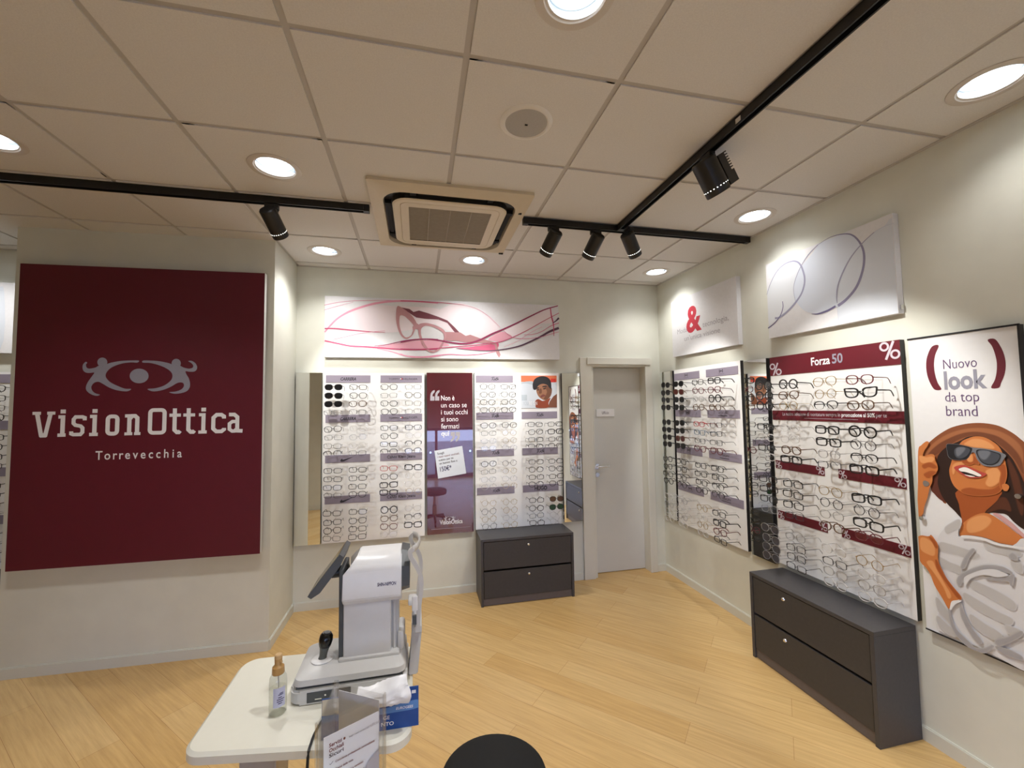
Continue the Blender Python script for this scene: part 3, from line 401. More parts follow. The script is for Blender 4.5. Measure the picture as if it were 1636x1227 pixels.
(0.1561,0.1348)],1),('sh3',[(0.1084,0.1475),(0.1145,0.1012),(0.1323,0.0611),(0.1643,0.0363),(0.1954,0.0158),(0.2273,0.0264),(0.2595,0.0601),(0.2266,0.0129),(0.1842,0.0064),(0.1416,0.0279),(0.1158,0.0738)],
1),('sh3',[(0.2708,0.0855),(0.3113,0.1194),(0.3517,0.1651),(0.3508,0.1492),(0.3152,0.1057),(0.2798,0.071)],1),('sh3',[(0.2693,0.059),(0.3083,0.0674),(0.346,0.0632),(0.3452,0.0505),(0.2976,0.0457)],1),('sh3',[(0.3346,0.4653),
(0.3458,0.4818),(0.3578,0.4669),(0.3537,0.4579),(0.3421,0.4584)],1),('sh1',[(0.1745,0.3145),(0.2035,0.346),(0.2473,0.3791),(0.2883,0.3942),(0.3263,0.386),(0.2914,0.363),(0.2459,0.3554),(0.2023,0.3252),
(0.1782,0.2816)],1),('sh4',[(0.1772,0.5073),(0.2131,0.5158),(0.2551,0.5181),(0.2949,0.5104),(0.3429,0.5138),(0.3843,0.5194),(0.3839,0.5118),(0.3424,0.5048),(0.2943,0.5004),(0.2545,0.5073),(0.2125,0.5054),
(0.1794,0.4983)],1),('sh4',[(0.1192,0.1839),(0.1521,0.2122),(0.1601,0.2053),(0.1331,0.1761),(0.117,0.1443),(0.1118,0.1561)],1),('skinM',[(0.013,0.4593),(0.0478,0.4651),(0.0577,0.4754),(0.0734,0.4566),(0.0841,0.4308),
(0.0803,0.3645),(0.0996,0.3033),(0.1264,0.2607),(0.1595,0.2244),(0.1489,0.206),(0.1223,0.1874),(0.1095,0.1466),(0.0871,0.1862),(0.0595,0.2336),(0.0437,0.2821),(0.0263,0.3088),(0.0079,0.3245),(-0.009,0.3712),
(-0.0056,0.4327)],1),('skinL',[(0.0148,0.4464),(0.0468,0.4486),(0.0673,0.4255),(0.0648,0.381),(0.0366,0.3789),(0.0118,0.3931)],1),('skinL',[(0.034,0.3337),(0.0629,0.293),(0.0961,0.2413),(0.1113,0.1981),
(0.121,0.2163),(0.0974,0.2632),(0.0704,0.3175),(0.0568,0.349)],1),('skinD',[(0.0729,0.3619),(0.0994,0.2997),(0.1264,0.2607),(0.1573,0.2248),(0.1493,0.2131),(0.1201,0.2511),(0.0929,0.29),(0.0739,0.3261)],
1),('skinD',[(0.0509,0.4645),(0.0719,0.4525),(0.0814,0.4264),(0.0762,0.4196),(0.0651,0.4409)],1)],'brackets': [[(0.1004,1.3934),(0.1284,1.3954),(0.1118,1.3513),(0.1041,1.3034),(0.1063,1.2545),(0.115,1.2129),
(0.1273,1.1827),(0.1009,1.1823),(0.084,1.2146),(0.0737,1.2569),(0.0718,1.3027),(0.0788,1.3477)],[(0.3072,1.3942),(0.331,1.3945),(0.3477,1.3592),(0.3575,1.3181),(0.3594,1.2749),(0.3529,1.2359),(0.3414,1.2037),
(0.3318,1.1809),(0.3069,1.182),(0.3208,1.2149),(0.3288,1.2511),(0.3316,1.291),(0.3274,1.3318),(0.3194,1.3666)]],'wtext': [[(0.1401,1.2814),(0.2651,1.2757),(0.1426,1.3254)],[(0.1388,1.1837),(0.2943,1.1826),
(0.1435,1.2664)],[(0.1402,1.1236),(0.2644,1.122),(0.1429,1.171)],[(0.1393,1.0557),(0.2543,1.0567),(0.1421,1.1053)]],'wstand': [[(0.0191,0.5451),(0.3733,0.7245)]],'ampt': [[(0.0838,0.2142),(0.2319,0.2038),
(0.0868,0.2654)],[(0.233,0.2232),(0.4424,0.2025),(0.3504,0.4403),(0.3367,0.2044)],[(0.4515,0.2122),(0.7678,0.1971),(0.4546,0.2645)],[(0.1866,0.1309),(0.6641,0.1276),(0.19,0.1883)]],'quo': [[(0.0299,1.2101),
(0.0671,1.3084),(0.1138,1.3082),(0.1134,1.2093)],[(0.128,1.2111),(0.251,1.2138),(0.1283,1.2566)],[(0.1277,1.1449),(0.3651,1.1465),(0.1279,1.1893)],[(0.1274,1.0808),(0.3716,1.0815),(0.1277,1.1301)],[(0.1271,1.0169),
(0.2834,1.0165),(0.1273,1.0592)],[(0.1268,0.9511),(0.2908,0.9509),(0.127,0.9972)],[(0.1265,0.8864),(0.1987,0.8872),(0.1267,0.9334)],[(0.2131,0.8278),(0.2985,0.919)],[(0.0649,0.7517),(0.3194,0.7878),(0.3541,0.5342),
(0.0976,0.4991)],[(0.0293,0.7385),(0.3907,0.7408)]],'quo2': [[(0.1096,0.0852),(0.3192,0.0887),(0.1574,0.1606),(0.2606,0.1533)],[(0.0331,0.044),(0.3913,0.0483)]]}
# ------------------------------------------------------------------ the setting
XL, YR = -4.6, -2.6                      # left wall, street front
def floor_material():
    m = bpy.data.materials.new('oak_planks'); m.use_nodes = True; nt = m.node_tree; p = nt.nodes['Principled BSDF']; N = nt.nodes.new; K = nt.links.new
    tc = N('ShaderNodeTexCoord'); mp = N('ShaderNodeMapping'); mp.inputs['Rotation'].default_value = (0, 0, PI/4); K(tc.outputs['Object'], mp.inputs['Vector'])
    br = N('ShaderNodeTexBrick'); br.inputs['Scale'].default_value = 1; br.inputs['Brick Width'].default_value = 1.25; br.inputs['Row Height'].default_value = .165
    br.inputs['Mortar Size'].default_value = .0008; br.inputs['Mortar Smooth'].default_value = .3; br.offset = .37; br.offset_frequency = 2
    br.inputs['Color1'].default_value = (*srgb(216,184,130), 1); br.inputs['Color2'].default_value = (*srgb(208,172,114), 1); br.inputs['Mortar'].default_value = (*srgb(160,120,76), 1)
    K(mp.outputs[0], br.inputs['Vector'])
    m2 = N('ShaderNodeMapping'); m2.inputs['Scale'].default_value = (1.2, 22, 1); K(mp.outputs[0], m2.inputs['Vector'])
    n = N('ShaderNodeTexNoise'); n.inputs['Scale'].default_value = 2.4; n.inputs['Detail'].default_value = 7; n.inputs['Roughness'].default_value = .62; K(m2.outputs[0], n.inputs['Vector'])
    r = N('ShaderNodeValToRGB'); r.color_ramp.elements[0].position = .32; r.color_ramp.elements[1].position = .7
    r.color_ramp.elements[0].color = (.86, .82, .76, 1); r.color_ramp.elements[1].color = (1.08, 1.06, 1.03, 1); K(n.outputs['Fac'], r.inputs['Fac'])
    mx = N('ShaderNodeMixRGB'); mx.blend_type = 'MULTIPLY'; mx.inputs[0].default_value = 1; K(br.outputs['Color'], mx.inputs[1]); K(r.outputs['Color'], mx.inputs[2])
    K(mx.outputs[0], p.inputs['Base Color']); p.inputs['Roughness'].default_value = .26; p.inputs['Specular IOR Level'].default_value = .45
    return m
FLOORM = floor_material()
bm = BM(); box(bm, XL, RW+.1, YR-.1, DB+.6, -.1, 0); struct('floor', bm, FLOORM)
# ceiling: mineral tiles dropped into a metal grid, with round cut-outs for the downlights and the speaker
DLS = [(.476, 1.144), (2.235, 1.144), (-.724, 2.344), (-1.924, 2.344), (2.235, 2.344), (-.724, 3.544), (.476, 3.544), (2.235, 3.544), (-3.124, 3.544), (.476, -.056), (2.235, -.056), (-.724, -1.256), (.9, -1.5)]  # negative-y entries: unseen downlights added behind the camera for light
DLS = DLS[:12]
SPK = (.476, 1.744)
holes = {(round(x, 2), round(y, 2)): .092 for x, y in DLS}; holes[(round(SPK[0], 2), round(SPK[1], 2))] = .085
bm = BM()
i0 = math.floor((XL-GX)/TILE); i1 = math.ceil((RW-GX)/TILE); j0 = math.floor((YR-GY)/TILE); j1 = math.ceil((DB-GY)/TILE)
hb = .012
for i in range(i0, i1):
    for j in range(j0, j1):
        x0, x1 = max(GX+i*TILE+hb, XL), min(GX+(i+1)*TILE-hb, RW-.018); y0, y1 = max(GY+j*TILE+hb, YR), min(GY+(j+1)*TILE-hb, DB-.018)
        if x1-x0 < .02 or y1-y0 < .02: continue
        h = [(k, r) for k, r in holes.items() if x0 < k[0] < x1 and y0 < k[1] < y1]
        if not h: box(bm, x0, x1, y0, y1, CE, CE+.015); continue
        (hx, hy), hr = h[0]; n = 40; A, B, C2 = [], [], []
        for k in range(n):
            a = 2*PI*k/n+PI/n; c, s = math.cos(a), math.sin(a)
            t = min([((x1-hx)/c if c > 0 else (x0-hx)/c) if abs(c) > 1e-9 else 9, ((y1-hy)/s if s > 0 else (y0-hy)/s) if abs(s) > 1e-9 else 9])
            A.append(bm.verts.new((hx+hr*c, hy+hr*s, CE))); B.append(bm.verts.new((hx+t*c, hy+t*s, CE))); C2.append(bm.verts.new((hx+hr*c, hy+hr*s, CE+.015)))
        D2 = [bm.verts.new((v.co.x, v.co.y, CE+.015)) for v in B]
        for k in range(n):
            q = (k+1) % n
            bm.faces.new((A[k], A[q], B[q], B[k])); bm.faces.new((A[k], C2[k], C2[q], A[q])); bm.faces.new((B[k], B[q], D2[q], D2[k]))
            if abs(B[k].co.x-B[q].co.x) > 1e-6 and abs(B[k].co.y-B[q].co.y) > 1e-6:
                cx = x1 if max(B[k].co.x, B[q].co.x) > x1-1e-4 else x0; cyy = y1 if max(B[k].co.y, B[q].co.y) > y1-1e-4 else y0
                bm.faces.new((B[k], B[q], bm.verts.new((cx, cyy, CE))))
struct('ceiling', bm, TILEM)
bm = BM()
for i in range(i0, i1+1):
    x = GX+i*TILE
    if XL < x < RW: box(bm, x-.0125, x+.0125, YR, DB, CE+.006, CE+.03)
for j in range(j0, j1+1):
    y = GY+j*TILE
    if YR < y < DB: box(bm, XL, RW, y-.0125, y+.0125, CE+.0063, CE+.03)
box(bm, XL, RW, DB-.022, DB, CE-.004, CE+.03); box(bm, RW-.022, RW, YR, DB, CE-.004, CE+.03)
struct('trim_1', bm, TBAR)
bm = BM(); box(bm, XL-.1, RW+.1, YR-.1, DB+.2, CE+.3, CE+.35); struct('trim_2', bm, mat('plenum_slab', (.2, .2, .2), .9))
# back wall with a door opening
OX0, OX1, OH = 1.70, 2.318, 2.10
bm = BM()
box(bm, XL-.1, OX0, DB, DB+.14, -.1, CE+.3); box(bm, OX1, RW+.12, DB, DB+.14, -.1, CE+.3); box(bm, OX0, OX1, DB, DB+.14, OH, CE+.3)
struct('wall_back', bm, WALL)
bm = BM(); box(bm, OX0-.3, OX1+.3, DB+.5, DB+.6, 0, CE); box(bm, OX0-.4, OX0-.3, DB+.14, DB+.6, 0, CE); box(bm, OX1+.3, OX1+.4, DB+.14, DB+.6, 0, CE); box(bm, OX0-.4, OX1+.4, DB+.14, DB+.6, CE, CE+.1); struct('wall_office_unseen', bm, WALL)  # unseen shell added behind the door to keep sky light out of the gap
bm = BM(); box(bm, RW, RW+.12, YR-.1, DB+.14, -.1, CE+.3); struct('wall_right', bm, WALL)
bm = BM(); box(bm, XL-.12, XL, YR-.1, DB+.14, -.1, CE+.3); struct('wall_left', bm, WALL)
PA_, PB_ = (-2.64, 3.447), (-1.035, 3.385)
bm = BM(); prism(bm, [PA_, PB_, (-1.03, DB+.01), (-2.66, DB+.01)], 0, CE+.006, 'z'); struct('wall_pillar', bm, WALL)
bm = BM(); box(bm, XL, -1.55, -.05, .07, 0, CE+.3); struct('wall_side', bm, WALL)
# street front: unseen lintel and piers, opening kept low for the quote poster's reflection
bm = BM(); WX0, WX1, WZ = -1.3, 2.1, 1.2
box(bm, XL, WX0, YR-.12, YR, 0, CE+.3); box(bm, WX1, RW, YR-.12, YR, 0, CE+.3); box(bm, WX0, WX1, YR-.12, YR, WZ, CE+.3); struct('wall_rear', bm, WALL)
w = struct('window_1', (lambda b: (box(b, WX0, WX0+.06, YR-.1, YR-.02, 0, WZ), box(b, WX1-.06, WX1, YR-.1, YR-.02, 0, WZ), box(b, .42, .48, YR-.1, YR-.02, 0, WZ), box(b, WX0+.06, WX1-.06, YR-.1, YR-.02, WZ-.06, WZ), box(b, WX0+.06, WX1-.06, YR-.1, YR-.02, 0, .08), b)[-1])(BM()), EDGE)
for a, b_ in ((WX0+.06, .42), (.48, WX1-.06)):
    bm = BM(); box(bm, a, b_, YR-.066, YR-.058, .08, WZ-.06); obj('window_pane', bm, GLASS, w)
bm = BM(); box(bm, -9, 9, -14, YR-.12, -.12, -.02); struct('ground', bm, mat('pavement', (.3, .3, .31), .85, noise=.15, nscale=8))
# skirting
def skirt(name, p0, p1, out):
    d = Vector((p1[0]-p0[0], p1[1]-p0[1])).normalized(); n = Vector((d.y, -d.x))*out
    bm = BM(); q = [Vector(p0), Vector(p1), Vector(p1)+n*.012, Vector(p0)+n*.012]
    prism(bm, [(v.x, v.y) for v in q], 0, .066, 'z'); prism(bm, [(v.x, v.y) for v in [q[0], q[1], q[1]+n*.007, q[0]+n*.007]], .066, .071, 'z')
    struct(name, bm, SKIRT)
skirt('baseboard_back', (-1.03, DB), (1.586, DB), 1); skirt('baseboard_corner', (2.392, DB), (RW, DB), 1)
skirt('baseboard_right', (RW, DB), (RW, YR), 1)
skirt('baseboard_pillar', PA_, PB_, 1); skirt('baseboard_return', PB_, (-1.03, DB), 1)
skirt('baseboard_left', (XL, DB), (-2.66, DB), 1); skirt('baseboard_side', (-1.55, .07), (XL, .07), 1)
# door
d = struct('door_1', (lambda b: (box(b, OX0+.042, OX1-.002, DB+.098, DB+.138, .004, OH-.008, bev=.003), b)[-1])(BM()), DOORM)
bm = BM()
box(bm, OX0, OX0+.04, DB-.001, DB+.139, 0, OH, bev=.002); box(bm, OX1-.0015, OX1+.012, DB-.001, DB+.139, 0, OH); box(bm, OX0, OX1+.012, DB-.001, DB+.139, OH-.006, OH+.02)
box(bm, 1.592, OX0+.012, DB-.024, DB, 0, 2.185, bev=.004); box(bm, OX1-.006, 2.392, DB-.024, DB, 0, 2.185, bev=.004); box(bm, OX0+.012, OX1-.006, DB-.020, DB, OH-.004, 2.115, bev=.003)
box(bm, 1.665, 2.372, DB-.034, DB, 2.115, 2.187, bev=.004)
obj('door_frame', bm, CASE, d)
bm = BM(); hx, hz = 1.80, 1.075
lathe(bm, [(0,-.012),(.026,-.012),(.026,0),(0,0)], 20, (hx, DB+.098, hz), (0,1,0)); tube(bm, [(hx, DB+.092, hz), (hx, DB+.055, hz)], .009, 10)
tube(bm, [(hx-.008, DB+.052, hz), (hx+.04, DB+.05, hz+.001), (hx+.115, DB+.052, hz+.004)], [.010, .010, .008], 10); obj('door_handle', bm, CHROME, d, True)
bm = BM(); lathe(bm, [(0,-.01),(.022,-.01),(.024,0),(0,0)], 20, (hx, DB+.098, .99), (0,1,0)); box(bm, hx-.004, hx+.004, DB+.084, DB+.09, .978, 1.0); obj('keyhole_plate', bm, CHROME, d, True)
pl = obj('name_plate', (lambda b: (box(b, 1.806, 2.008, DB+.090, DB+.098, 1.585, 1.662, bev=.002), b)[-1])(BM()), mat('plate_white', (.85,.85,.86), .4, noise=.01), d)
a = Art(); a.text('Ufficio', .1, .026, .030, 'ink2', width=.075, align='CENTER'); a.done('lettering', pl, DB+.090, 1.806, 1.585)

# ------------------------------------------------------------------ boards on the walls
R90 = -PI/2
def place(wall, s, z):   # a point on a wall and the turn that makes local x run to the viewer's right, local -y out of the wall
    return ((s, DB, z), 0) if wall == 'B' else ((RW, s, z), R90)
def board(name, w, h, t, face, edge, parent, t0=0.0):
    bm = BM(); fs = box(bm, 0, w, -t, -t0-.0012, 0, h, 1); fs[2].material_index = 0
    return obj(name, bm, [face, edge], parent, fix=False)
PSG = math.atan2(PB_[1]-PA_[1], PB_[0]-PA_[0]); pu = Vector((math.cos(PSG), math.sin(PSG), 0)); pn = Vector((pu.y, -pu.x, 0))
# burgundy sign on the pillar
o_ = Vector((-2.63, 3.446, .695)) + pu*.063
sign = thing('wall_sign', 'large burgundy sign with eye emblem and white lettering on the pillar', 'sign', o_, PSG)
bm = BM(); fs = box(bm, 0, 1.489, -.06, -.022, 0, 2.003, 1); fs[2].material_index = 0; obj('sign_panel', bm, [BURG, mat('sign_edge', (.55,.55,.53), .5)], sign, fix=False)
bm = BM(); box(bm, .08, 1.41, -.022, -.004, .08, .12); box(bm, .08, 1.41, -.022, -.004, 1.88, 1.92); obj('mounting_rail', bm, CHROME, sign)
a = Art()
a.poly(ART['emblem_l'], 'grey', True); a.poly(ART['emblem_r'], 'grey', True)
for q in ART['emblem_dots']: a.poly(q, 'grey')
a.done('eye_emblem', sign, -.06)
def vo_letters(a, boxes, w, ink_):
    xh = .992; b0 = .850
    for k, (x0, x1, zb, zt) in boxes.items():
        x0 += 0; g = k[0]; h = w/2
        if g == 'V':
            zt = 1.017; xm = (x0+x1)/2
            q = x1-x0; a.poly([(x0+.10*q, zt-.01), (x0+.30*q, zt-.01), (x0+.49*q, b0+.026), (x0+.52*q, b0+.026), (x0+.70*q, zt-.01), (x0+.89*q, zt-.01), (x0+.68*q, b0+.003), (x0+.63*q, b0-.002), (x0+.38*q, b0-.002), (x0+.33*q, b0+.003)], ink_)
            a.rect(x0, x0+.37*q, zt-.020, zt, ink_); a.rect(x0+.64*q, x1, zt-.020, zt, ink_)
        elif g == 'i':
            xm = (x0+x1)/2+.004
            a.rect(xm-h, xm+h, b0, xh, ink_); a.rect(x0-.003, xm, xh-.022, xh, ink_); a.rect(x0-.004, x1+.004, b0, b0+.022, ink_); a.rect(xm-h-.002, xm+h+.002, 1.004, 1.03, ink_)
        elif g == 's':
            q = h; a.stroke([(x1-.002, xh-.036), (x1-.002, xh-q-.006), (x1-.016, xh-q), (x0+.024, xh-q), (x0+q, xh-q-.016), (x0+q, .938), (x0+.024, .925), (x1-.024, .918), (x1-q, .905), (x1-q, b0+q+.014), (x1-.024, b0+q), (x0+.014, b0+q), (x0+.002, b0+q+.006), (x0+.002, b0+.034)], w*.9, ink_)
        elif g in 'oO':
            zt = xh if g == 'o' else 1.031; q = h; c = .020
            P_ = []
            for cx_, cz_, k0 in ((x0+q+c, b0+q+c, 2), (x1-q-c, b0+q+c, 3), (x1-q-c, zt-q-c, 0), (x0+q+c, zt-q-c, 1)): P_ += [(cx_+c*math.cos(PI/2*(k0+j/4)), cz_+c*math.sin(PI/2*(k0+j/4))) for j in range(5)]
            a.stroke(P_, w, ink_, closed=True)
        elif g == 'n':
            q = h; l = x0+.027; r = x0+.074
            a.rect(l-q, l+q, b0, xh, ink_); a.rect(x0, l, xh-.022, xh, ink_); a.rect(x0, l+q+.007, b0, b0+.020, ink_)
            a.stroke([(l, xh-.034), (l+.016, xh-q+.001), (r-.014, xh-q+.001), (r, xh-q-.013), (r, b0)], w, ink_); a.rect(r-q-.004, x1, b0, b0+.020, ink_)
        elif g == 't':
            l = x0+.012+h
            a.stroke([(l, 1.028), (l, b0+.030), (l+.016, b0+h), (x1-.010, b0+h), (x1-.002, b0+h+.010)], w, ink_); a.rect(x0-.008, x1, xh-.022, xh, ink_)
        elif g == 'c':
            q = h; a.stroke([(x1-.004, xh-.040), (x1-.004, xh-q-.012), (x1-.020, xh-q), (x0+q+.020, xh-q), (x0+q, xh-q-.020), (x0+q, b0+q+.020), (x0+q+.020, b0+q), (x1-.018, b0+q), (x1-.002, b0+q+.014), (x1-.002, b0+.036)], w, ink_)
        elif g == 'a':
            q = h; r = x1-.022-q
            a.stroke([(x0+.008, xh-q), (r-.020, xh-q), (r, xh-q-.018), (r, b0+q+.002), (x1, b0+q)], w, ink_)
            a.stroke([(r, .930), (x0+q+.018, .930), (x0+q, .915), (x0+q, b0+q+.014), (x0+q+.018, b0+q), (r-.018, b0+q), (r, b0+q+.020)], w*.9, ink_)
a = Art(); vo_letters(a, ART['letters'], .0255, 'white'); a.done('lettering', sign, -.06)
a = Art()
for i, (c, u) in enumerate(zip('Torrevecchia', [.478, .527, .572, .608, .645, .691, .737, .783, .828, .876, .918, .957])): a.text(c, u+.014, .6915, .058, 'white', sx=.82, bold=.012, align='CENTER')
a.done('place_name', sign, -.06)

# banner over the back racks
lo, rz = place('B', -.793, 2.158)
ban = thing('wall_banner', 'long white banner of pink glasses on smoky ribbons, back wall', 'canvas', lo, rz)
board('canvas', 2.164, .543, .04, CANV, CANV, ban)
a = Art((.002, 2.162, .002, .541))
for c, q in ART['bfills']: a.poly(q, c, True)
for c, q, w_ in ART['ribbons'][:8]: a.stroke(q, w_, c, True)
for c, q in ART['bglass']: a.poly(q, c)
for o2, i2 in ART['bframe']: a.ring(o2, i2, 'gfr2')
a.poly(ART['bbridge'], 'gfr2')
for c, q, w_ in ART['ribbons'][8:]: a.stroke(q, w_, c, True)
a.done('printed_picture', ban, -.04)

lo, rz = place('R', 3.652, 2.164)
amp = thing('slogan_canvas', 'white canvas with a big red ampersand and grey slogan', 'canvas', lo, rz)
board('canvas', .865, .543, .04, CANV, CANV, amp)
a = Art(); a.text('&', .224, .205, .232, 'red', width=.215, bold=.03); a.text('Moda', .084, .213, .047, 'silver', width=.148); a.text('tecnologia,', .452, .213, .047, 'silver', width=.318); a.text("un'unica visione", .188, .131, .045, 'silver', width=.478)
a.done('lettering', amp, -.04)
lo, rz = place('R', 2.496, 2.162)
lc = thing('lens_canvas', 'white canvas picturing overlapping clear lenses, right wall', 'canvas', lo, rz)
board('canvas', .827, .536, .04, CANV, CANV, lc)
a = Art((.002, .825, .002, .534))
for c, q in ART['lensfill']: a.poly(q, c, True)
for c, q, w_ in ART['lensarcs']: a.stroke(q, w_, c, True)
a.done('printed_picture', lc, -.04)
bm = BM(); box(bm, .8275, .834, -.028, -.012, .02, .045); obj('wall_clip', bm, CHROME, lc)
lo, rz = place('B', -3.90, 2.16)
fcv = thing('lens_canvas', 'pale canvas half hidden behind the sign pillar, far left', 'canvas', lo, rz)
board('canvas', .95, .54, .04, CANV, CANV, fcv)
a = Art((.002, .948, .002, .538))
for c, q in ART['lensfill']: a.poly(q, c, True)
for c, q, w_ in ART['lensarcs']: a.stroke(q, w_, c, True)
a.done('printed_picture', fcv, -.04)

# tall poster with the woman in a sun hat
lo, rz = place('R', 1.641, .574)
wp = thing('framed_poster', 'tall white poster of a smiling woman in brown hat and sunglasses', 'poster', lo, rz)
PWW, PWH = .408, 1.446
bm = BM(); fs = box(bm, 0, PWW, -.03, -.0012, 0, PWH, 1); fs[2].material_index = 0; obj('poster_board', bm, [mat('poster_paper', (.84,.85,.88), .3, noise=.01), EDGE], wp, fix=False)
a = Art((.003, PWW-.003, .004, PWH-.004))
SOFT = dict(skinL='skinM', skinD='skinM', hat2='hat1', hat3='hat2', hair2='hair', sh2='sh1', sh3='sh2', gl2='gln'); seen_ = set()
for c, q, sm in ART['woman']:
    if c in SOFT and not (c == 'skinD' and c not in seen_): a.soft(q, c, SOFT[c])
    else: a.poly(q, c, bool(sm))
    seen_.add(c)
a.done('printed_picture', wp, -.03)
a = Art()
for q in ART['brackets']: a.poly(q, 'burg', True)
a.text('Nuovo', .141, 1.279, .047, 'purple', width=.124, bold=-.008); a.text('look', .140, 1.184, .083, 'grey', width=.155, bold=.03); a.text('da top', .140, 1.123, .047, 'purple', width=.124, bold=-.008); a.text('brand', .140, 1.056, .049, 'purple', width=.115, bold=-.008)
a.done('lettering', wp, -.03)
bm = BM(); box(bm, -.002, PWW+.002, -.034, -.026, PWH-.006, PWH+.002); box(bm, -.002, PWW+.002, -.034, -.026, -.002, .004); box(bm, PWW-.004, PWW+.002, -.034, -.026, 0, PWH); obj('edge_strip', bm, EDGE, wp)
for q in ART['wstand'][0]:
    bm = BM(); lathe(bm, [(0,-.014),(.010,-.014),(.011,-.010),(.011,0),(0,0)], 18, (q[0], -.034, q[1]), (0,1,0)); obj('standoff_button', bm, CHROME, wp, True)

# quote poster behind glossy acrylic
lo, rz = place('B', .086, .557)
qp = thing('quote_poster', 'glossy burgundy poster with white quotation between two spectacle racks', 'poster', lo, rz)
board('poster_panel', .419, 1.468, .035, BURG_GLOSS, EDGE, qp)
a = Art()
for k in (0, 1):
    x = .0299+k*.044
    a.poly([(x, 1.210), (x+.038, 1.210), (x+.038, 1.250), (x+.020, 1.250), (x+.024, 1.272), (x+.040, 1.290), (x+.040, 1.308), (x+.020, 1.300), (x+.004, 1.278), (x, 1.250)], 'silver')
    x = .2131+k*.046
    a.poly([(x, .919), (x+.040, .919), (x+.040, .880), (x+.034, .854), (x+.016, .834), (x, .828), (x, .846), (x+.014, .860), (x+.019, .882), (x, .882)], 'silver')
for t_, v, w_, bo in (('Non è', 1.212, .123, .012), ('un caso se', 1.146, .237, 0), ('i tuoi occhi', 1.081, .244, 0), ('si sono', 1.017, .157, 0), ('fermati', .951, .164, 0), ('qui', .887, .072, .02)): a.text(t_, .1275, v, .046, 'white', width=w_, bold=bo)
a.done('lettering', qp, -.035)
bm = BM(); prism(bm, [(.0649,.7517),(.3194,.7878),(.3541,.5342),(.0976,.4991)], -.0385, -.0362, 'y'); crd = obj('price_card', bm, mat('card_paper', srgb(212,218,228), .5, noise=.01), qp)
a = Art(); ro = math.atan2(.7878-.7517, .3194-.0649)
for t_, u, v, h_, w_, c in (('Scegli', .092, .715, .020, .062, 'ink'), ('i tuoi nuovi occhiali,', .096, .686, .017, .20, 'burg'), ('subito per te', .104, .656, .017, .135, 'ink'), ('un buono fino a', .110, .625, .019, .165, 'ink'), ('150€*', .118, .561, .042, .105, 'navy')): a.text(t_, u, v, h_, c, width=w_, rot=ro, bold=.01)
a.done('lettering', crd, -.0385)
for q in ((.0293, .7385), (.3907, .7408)):
    bm = BM(); lathe(bm, [(0,-.014),(.010,-.014),(.011,-.010),(.011,0),(0,0)], 18, (q[0], -.035, q[1]), (0,1,0)); obj('standoff_button', bm, CHROME, qp, True)
a = Art()
def mini_logo(a, u0, u1, v0, v1, m, letters=True):
    def T(q): return [(u0+(x-.435)/(1.13-.435)*(u1-u0), v0+(z-1.15)/(1.40-1.15)*(v1-v0)) for x, z in q]
    a.poly(T(ART['emblem_l']), m); a.poly(T(ART['emblem_r']), m)
    for q in ART['emblem_dots']: a.poly(T(q), m)
mini_logo(a, .157, .261, .105, .160, 'silver')
a.text('VisionOttica', .110, .084, .040, 'white', width=.208, bold=.012); a.rect(.035, .392, .0455, .0475, 'silver')
a.done('logo', qp, -.035)

# mirrors between the racks
def mirror(wall, s, w, z, h, label):
    lo, rz = place(wall, s, z); m = thing('wall_mirror', label, 'mirror', lo, rz)
    board('mirror_glass', w, h, .035, MIRROR, EDGE, m)
mirror('B', -1.02, .208, .552, 1.468, 'narrow mirror left of the back racks beside the pillar corner')
mirror('B', 1.392, .186, .575, 1.450, 'narrow mirror between back rack and the office door frame')
mirror('R', 3.905, .222, .572, 1.462, 'narrow mirror in the room corner right of the door')
mirror('R', 2.752, .212, .569, 1.458, 'narrow mirror between the two racks on the right wall')
# ------------------------------------------------------------------ racks and spectacles
RZ = [1.887,1.815,1.745,1.675, 1.535,1.465,1.395,1.33, 1.19,1.12,1.05,.985, .84,.767,.70,.635]
HT = [2.0, 1.65, 1.302, .95]
bm = BM(); tube(bm, [(0,-.031,0), (0,-.197,0)], .0035, 6); tube(bm, [(0,-.1965,.003), (0,-.1965,.012)], .0030, 6); PEGM = mesh('peg', bm, PEG, True)
def header(a_parent, u0, u1, z1, h, z0, draw, m=None, name='header'):
    bm = BM(); box(bm, u0, u1, -.0335, -.0301, z1-h-z0, z1-z0); hd = obj(name, bm, m or HEAD, a_parent)
    if draw:
        a = Art(); draw(a, (u0+u1)/2, z1-z0-h/2, u1-u0, h); a.done('logo', hd, -.0335)
def L_text(t, h=.026, w=None, bold=.012, shear=0, ink_='ink'):
    return lambda a, u, v, W_, H_: a.text(t, u, v-h/2, h, ink_, width=w, bold=bold, align='CENTER', shear=shear)
def L_swoosh(a, u, v, W_, H_):
    a.poly([(u-.060, v-.012), (u-.062, v-.022), (u-.050, v-.026), (u-.030, v-.022), (u+.055, v+.018), (u-.025, v-.006), (u-.042, v-.008), (u-.046, v+.002), (u-.054, v-.004)], 'ink', False)
def L_script(a, u, v, W_, H_):
    def sc(p, w=.004): a.stroke([(u+x, v+y) for x, y in p], w, 'ink', True)
    sc([(-.034,.012),(-.014,.018),(.002,.016)]); sc([(-.014,.017),(-.022,.0),(-.028,-.014)]); sc([(-.016,.004),(-.010,-.010),(-.002,-.016)])
    sc([(-.004,.0),(.004,.004),(.0,-.008),(.008,-.002)]); sc([(.020,.016),(.012,.0),(.010,-.012),(.024,-.006),(.020,.006),(.034,.016)]); sc([(.026,.0),(.032,.004),(.030,-.006),(.040,.0)])
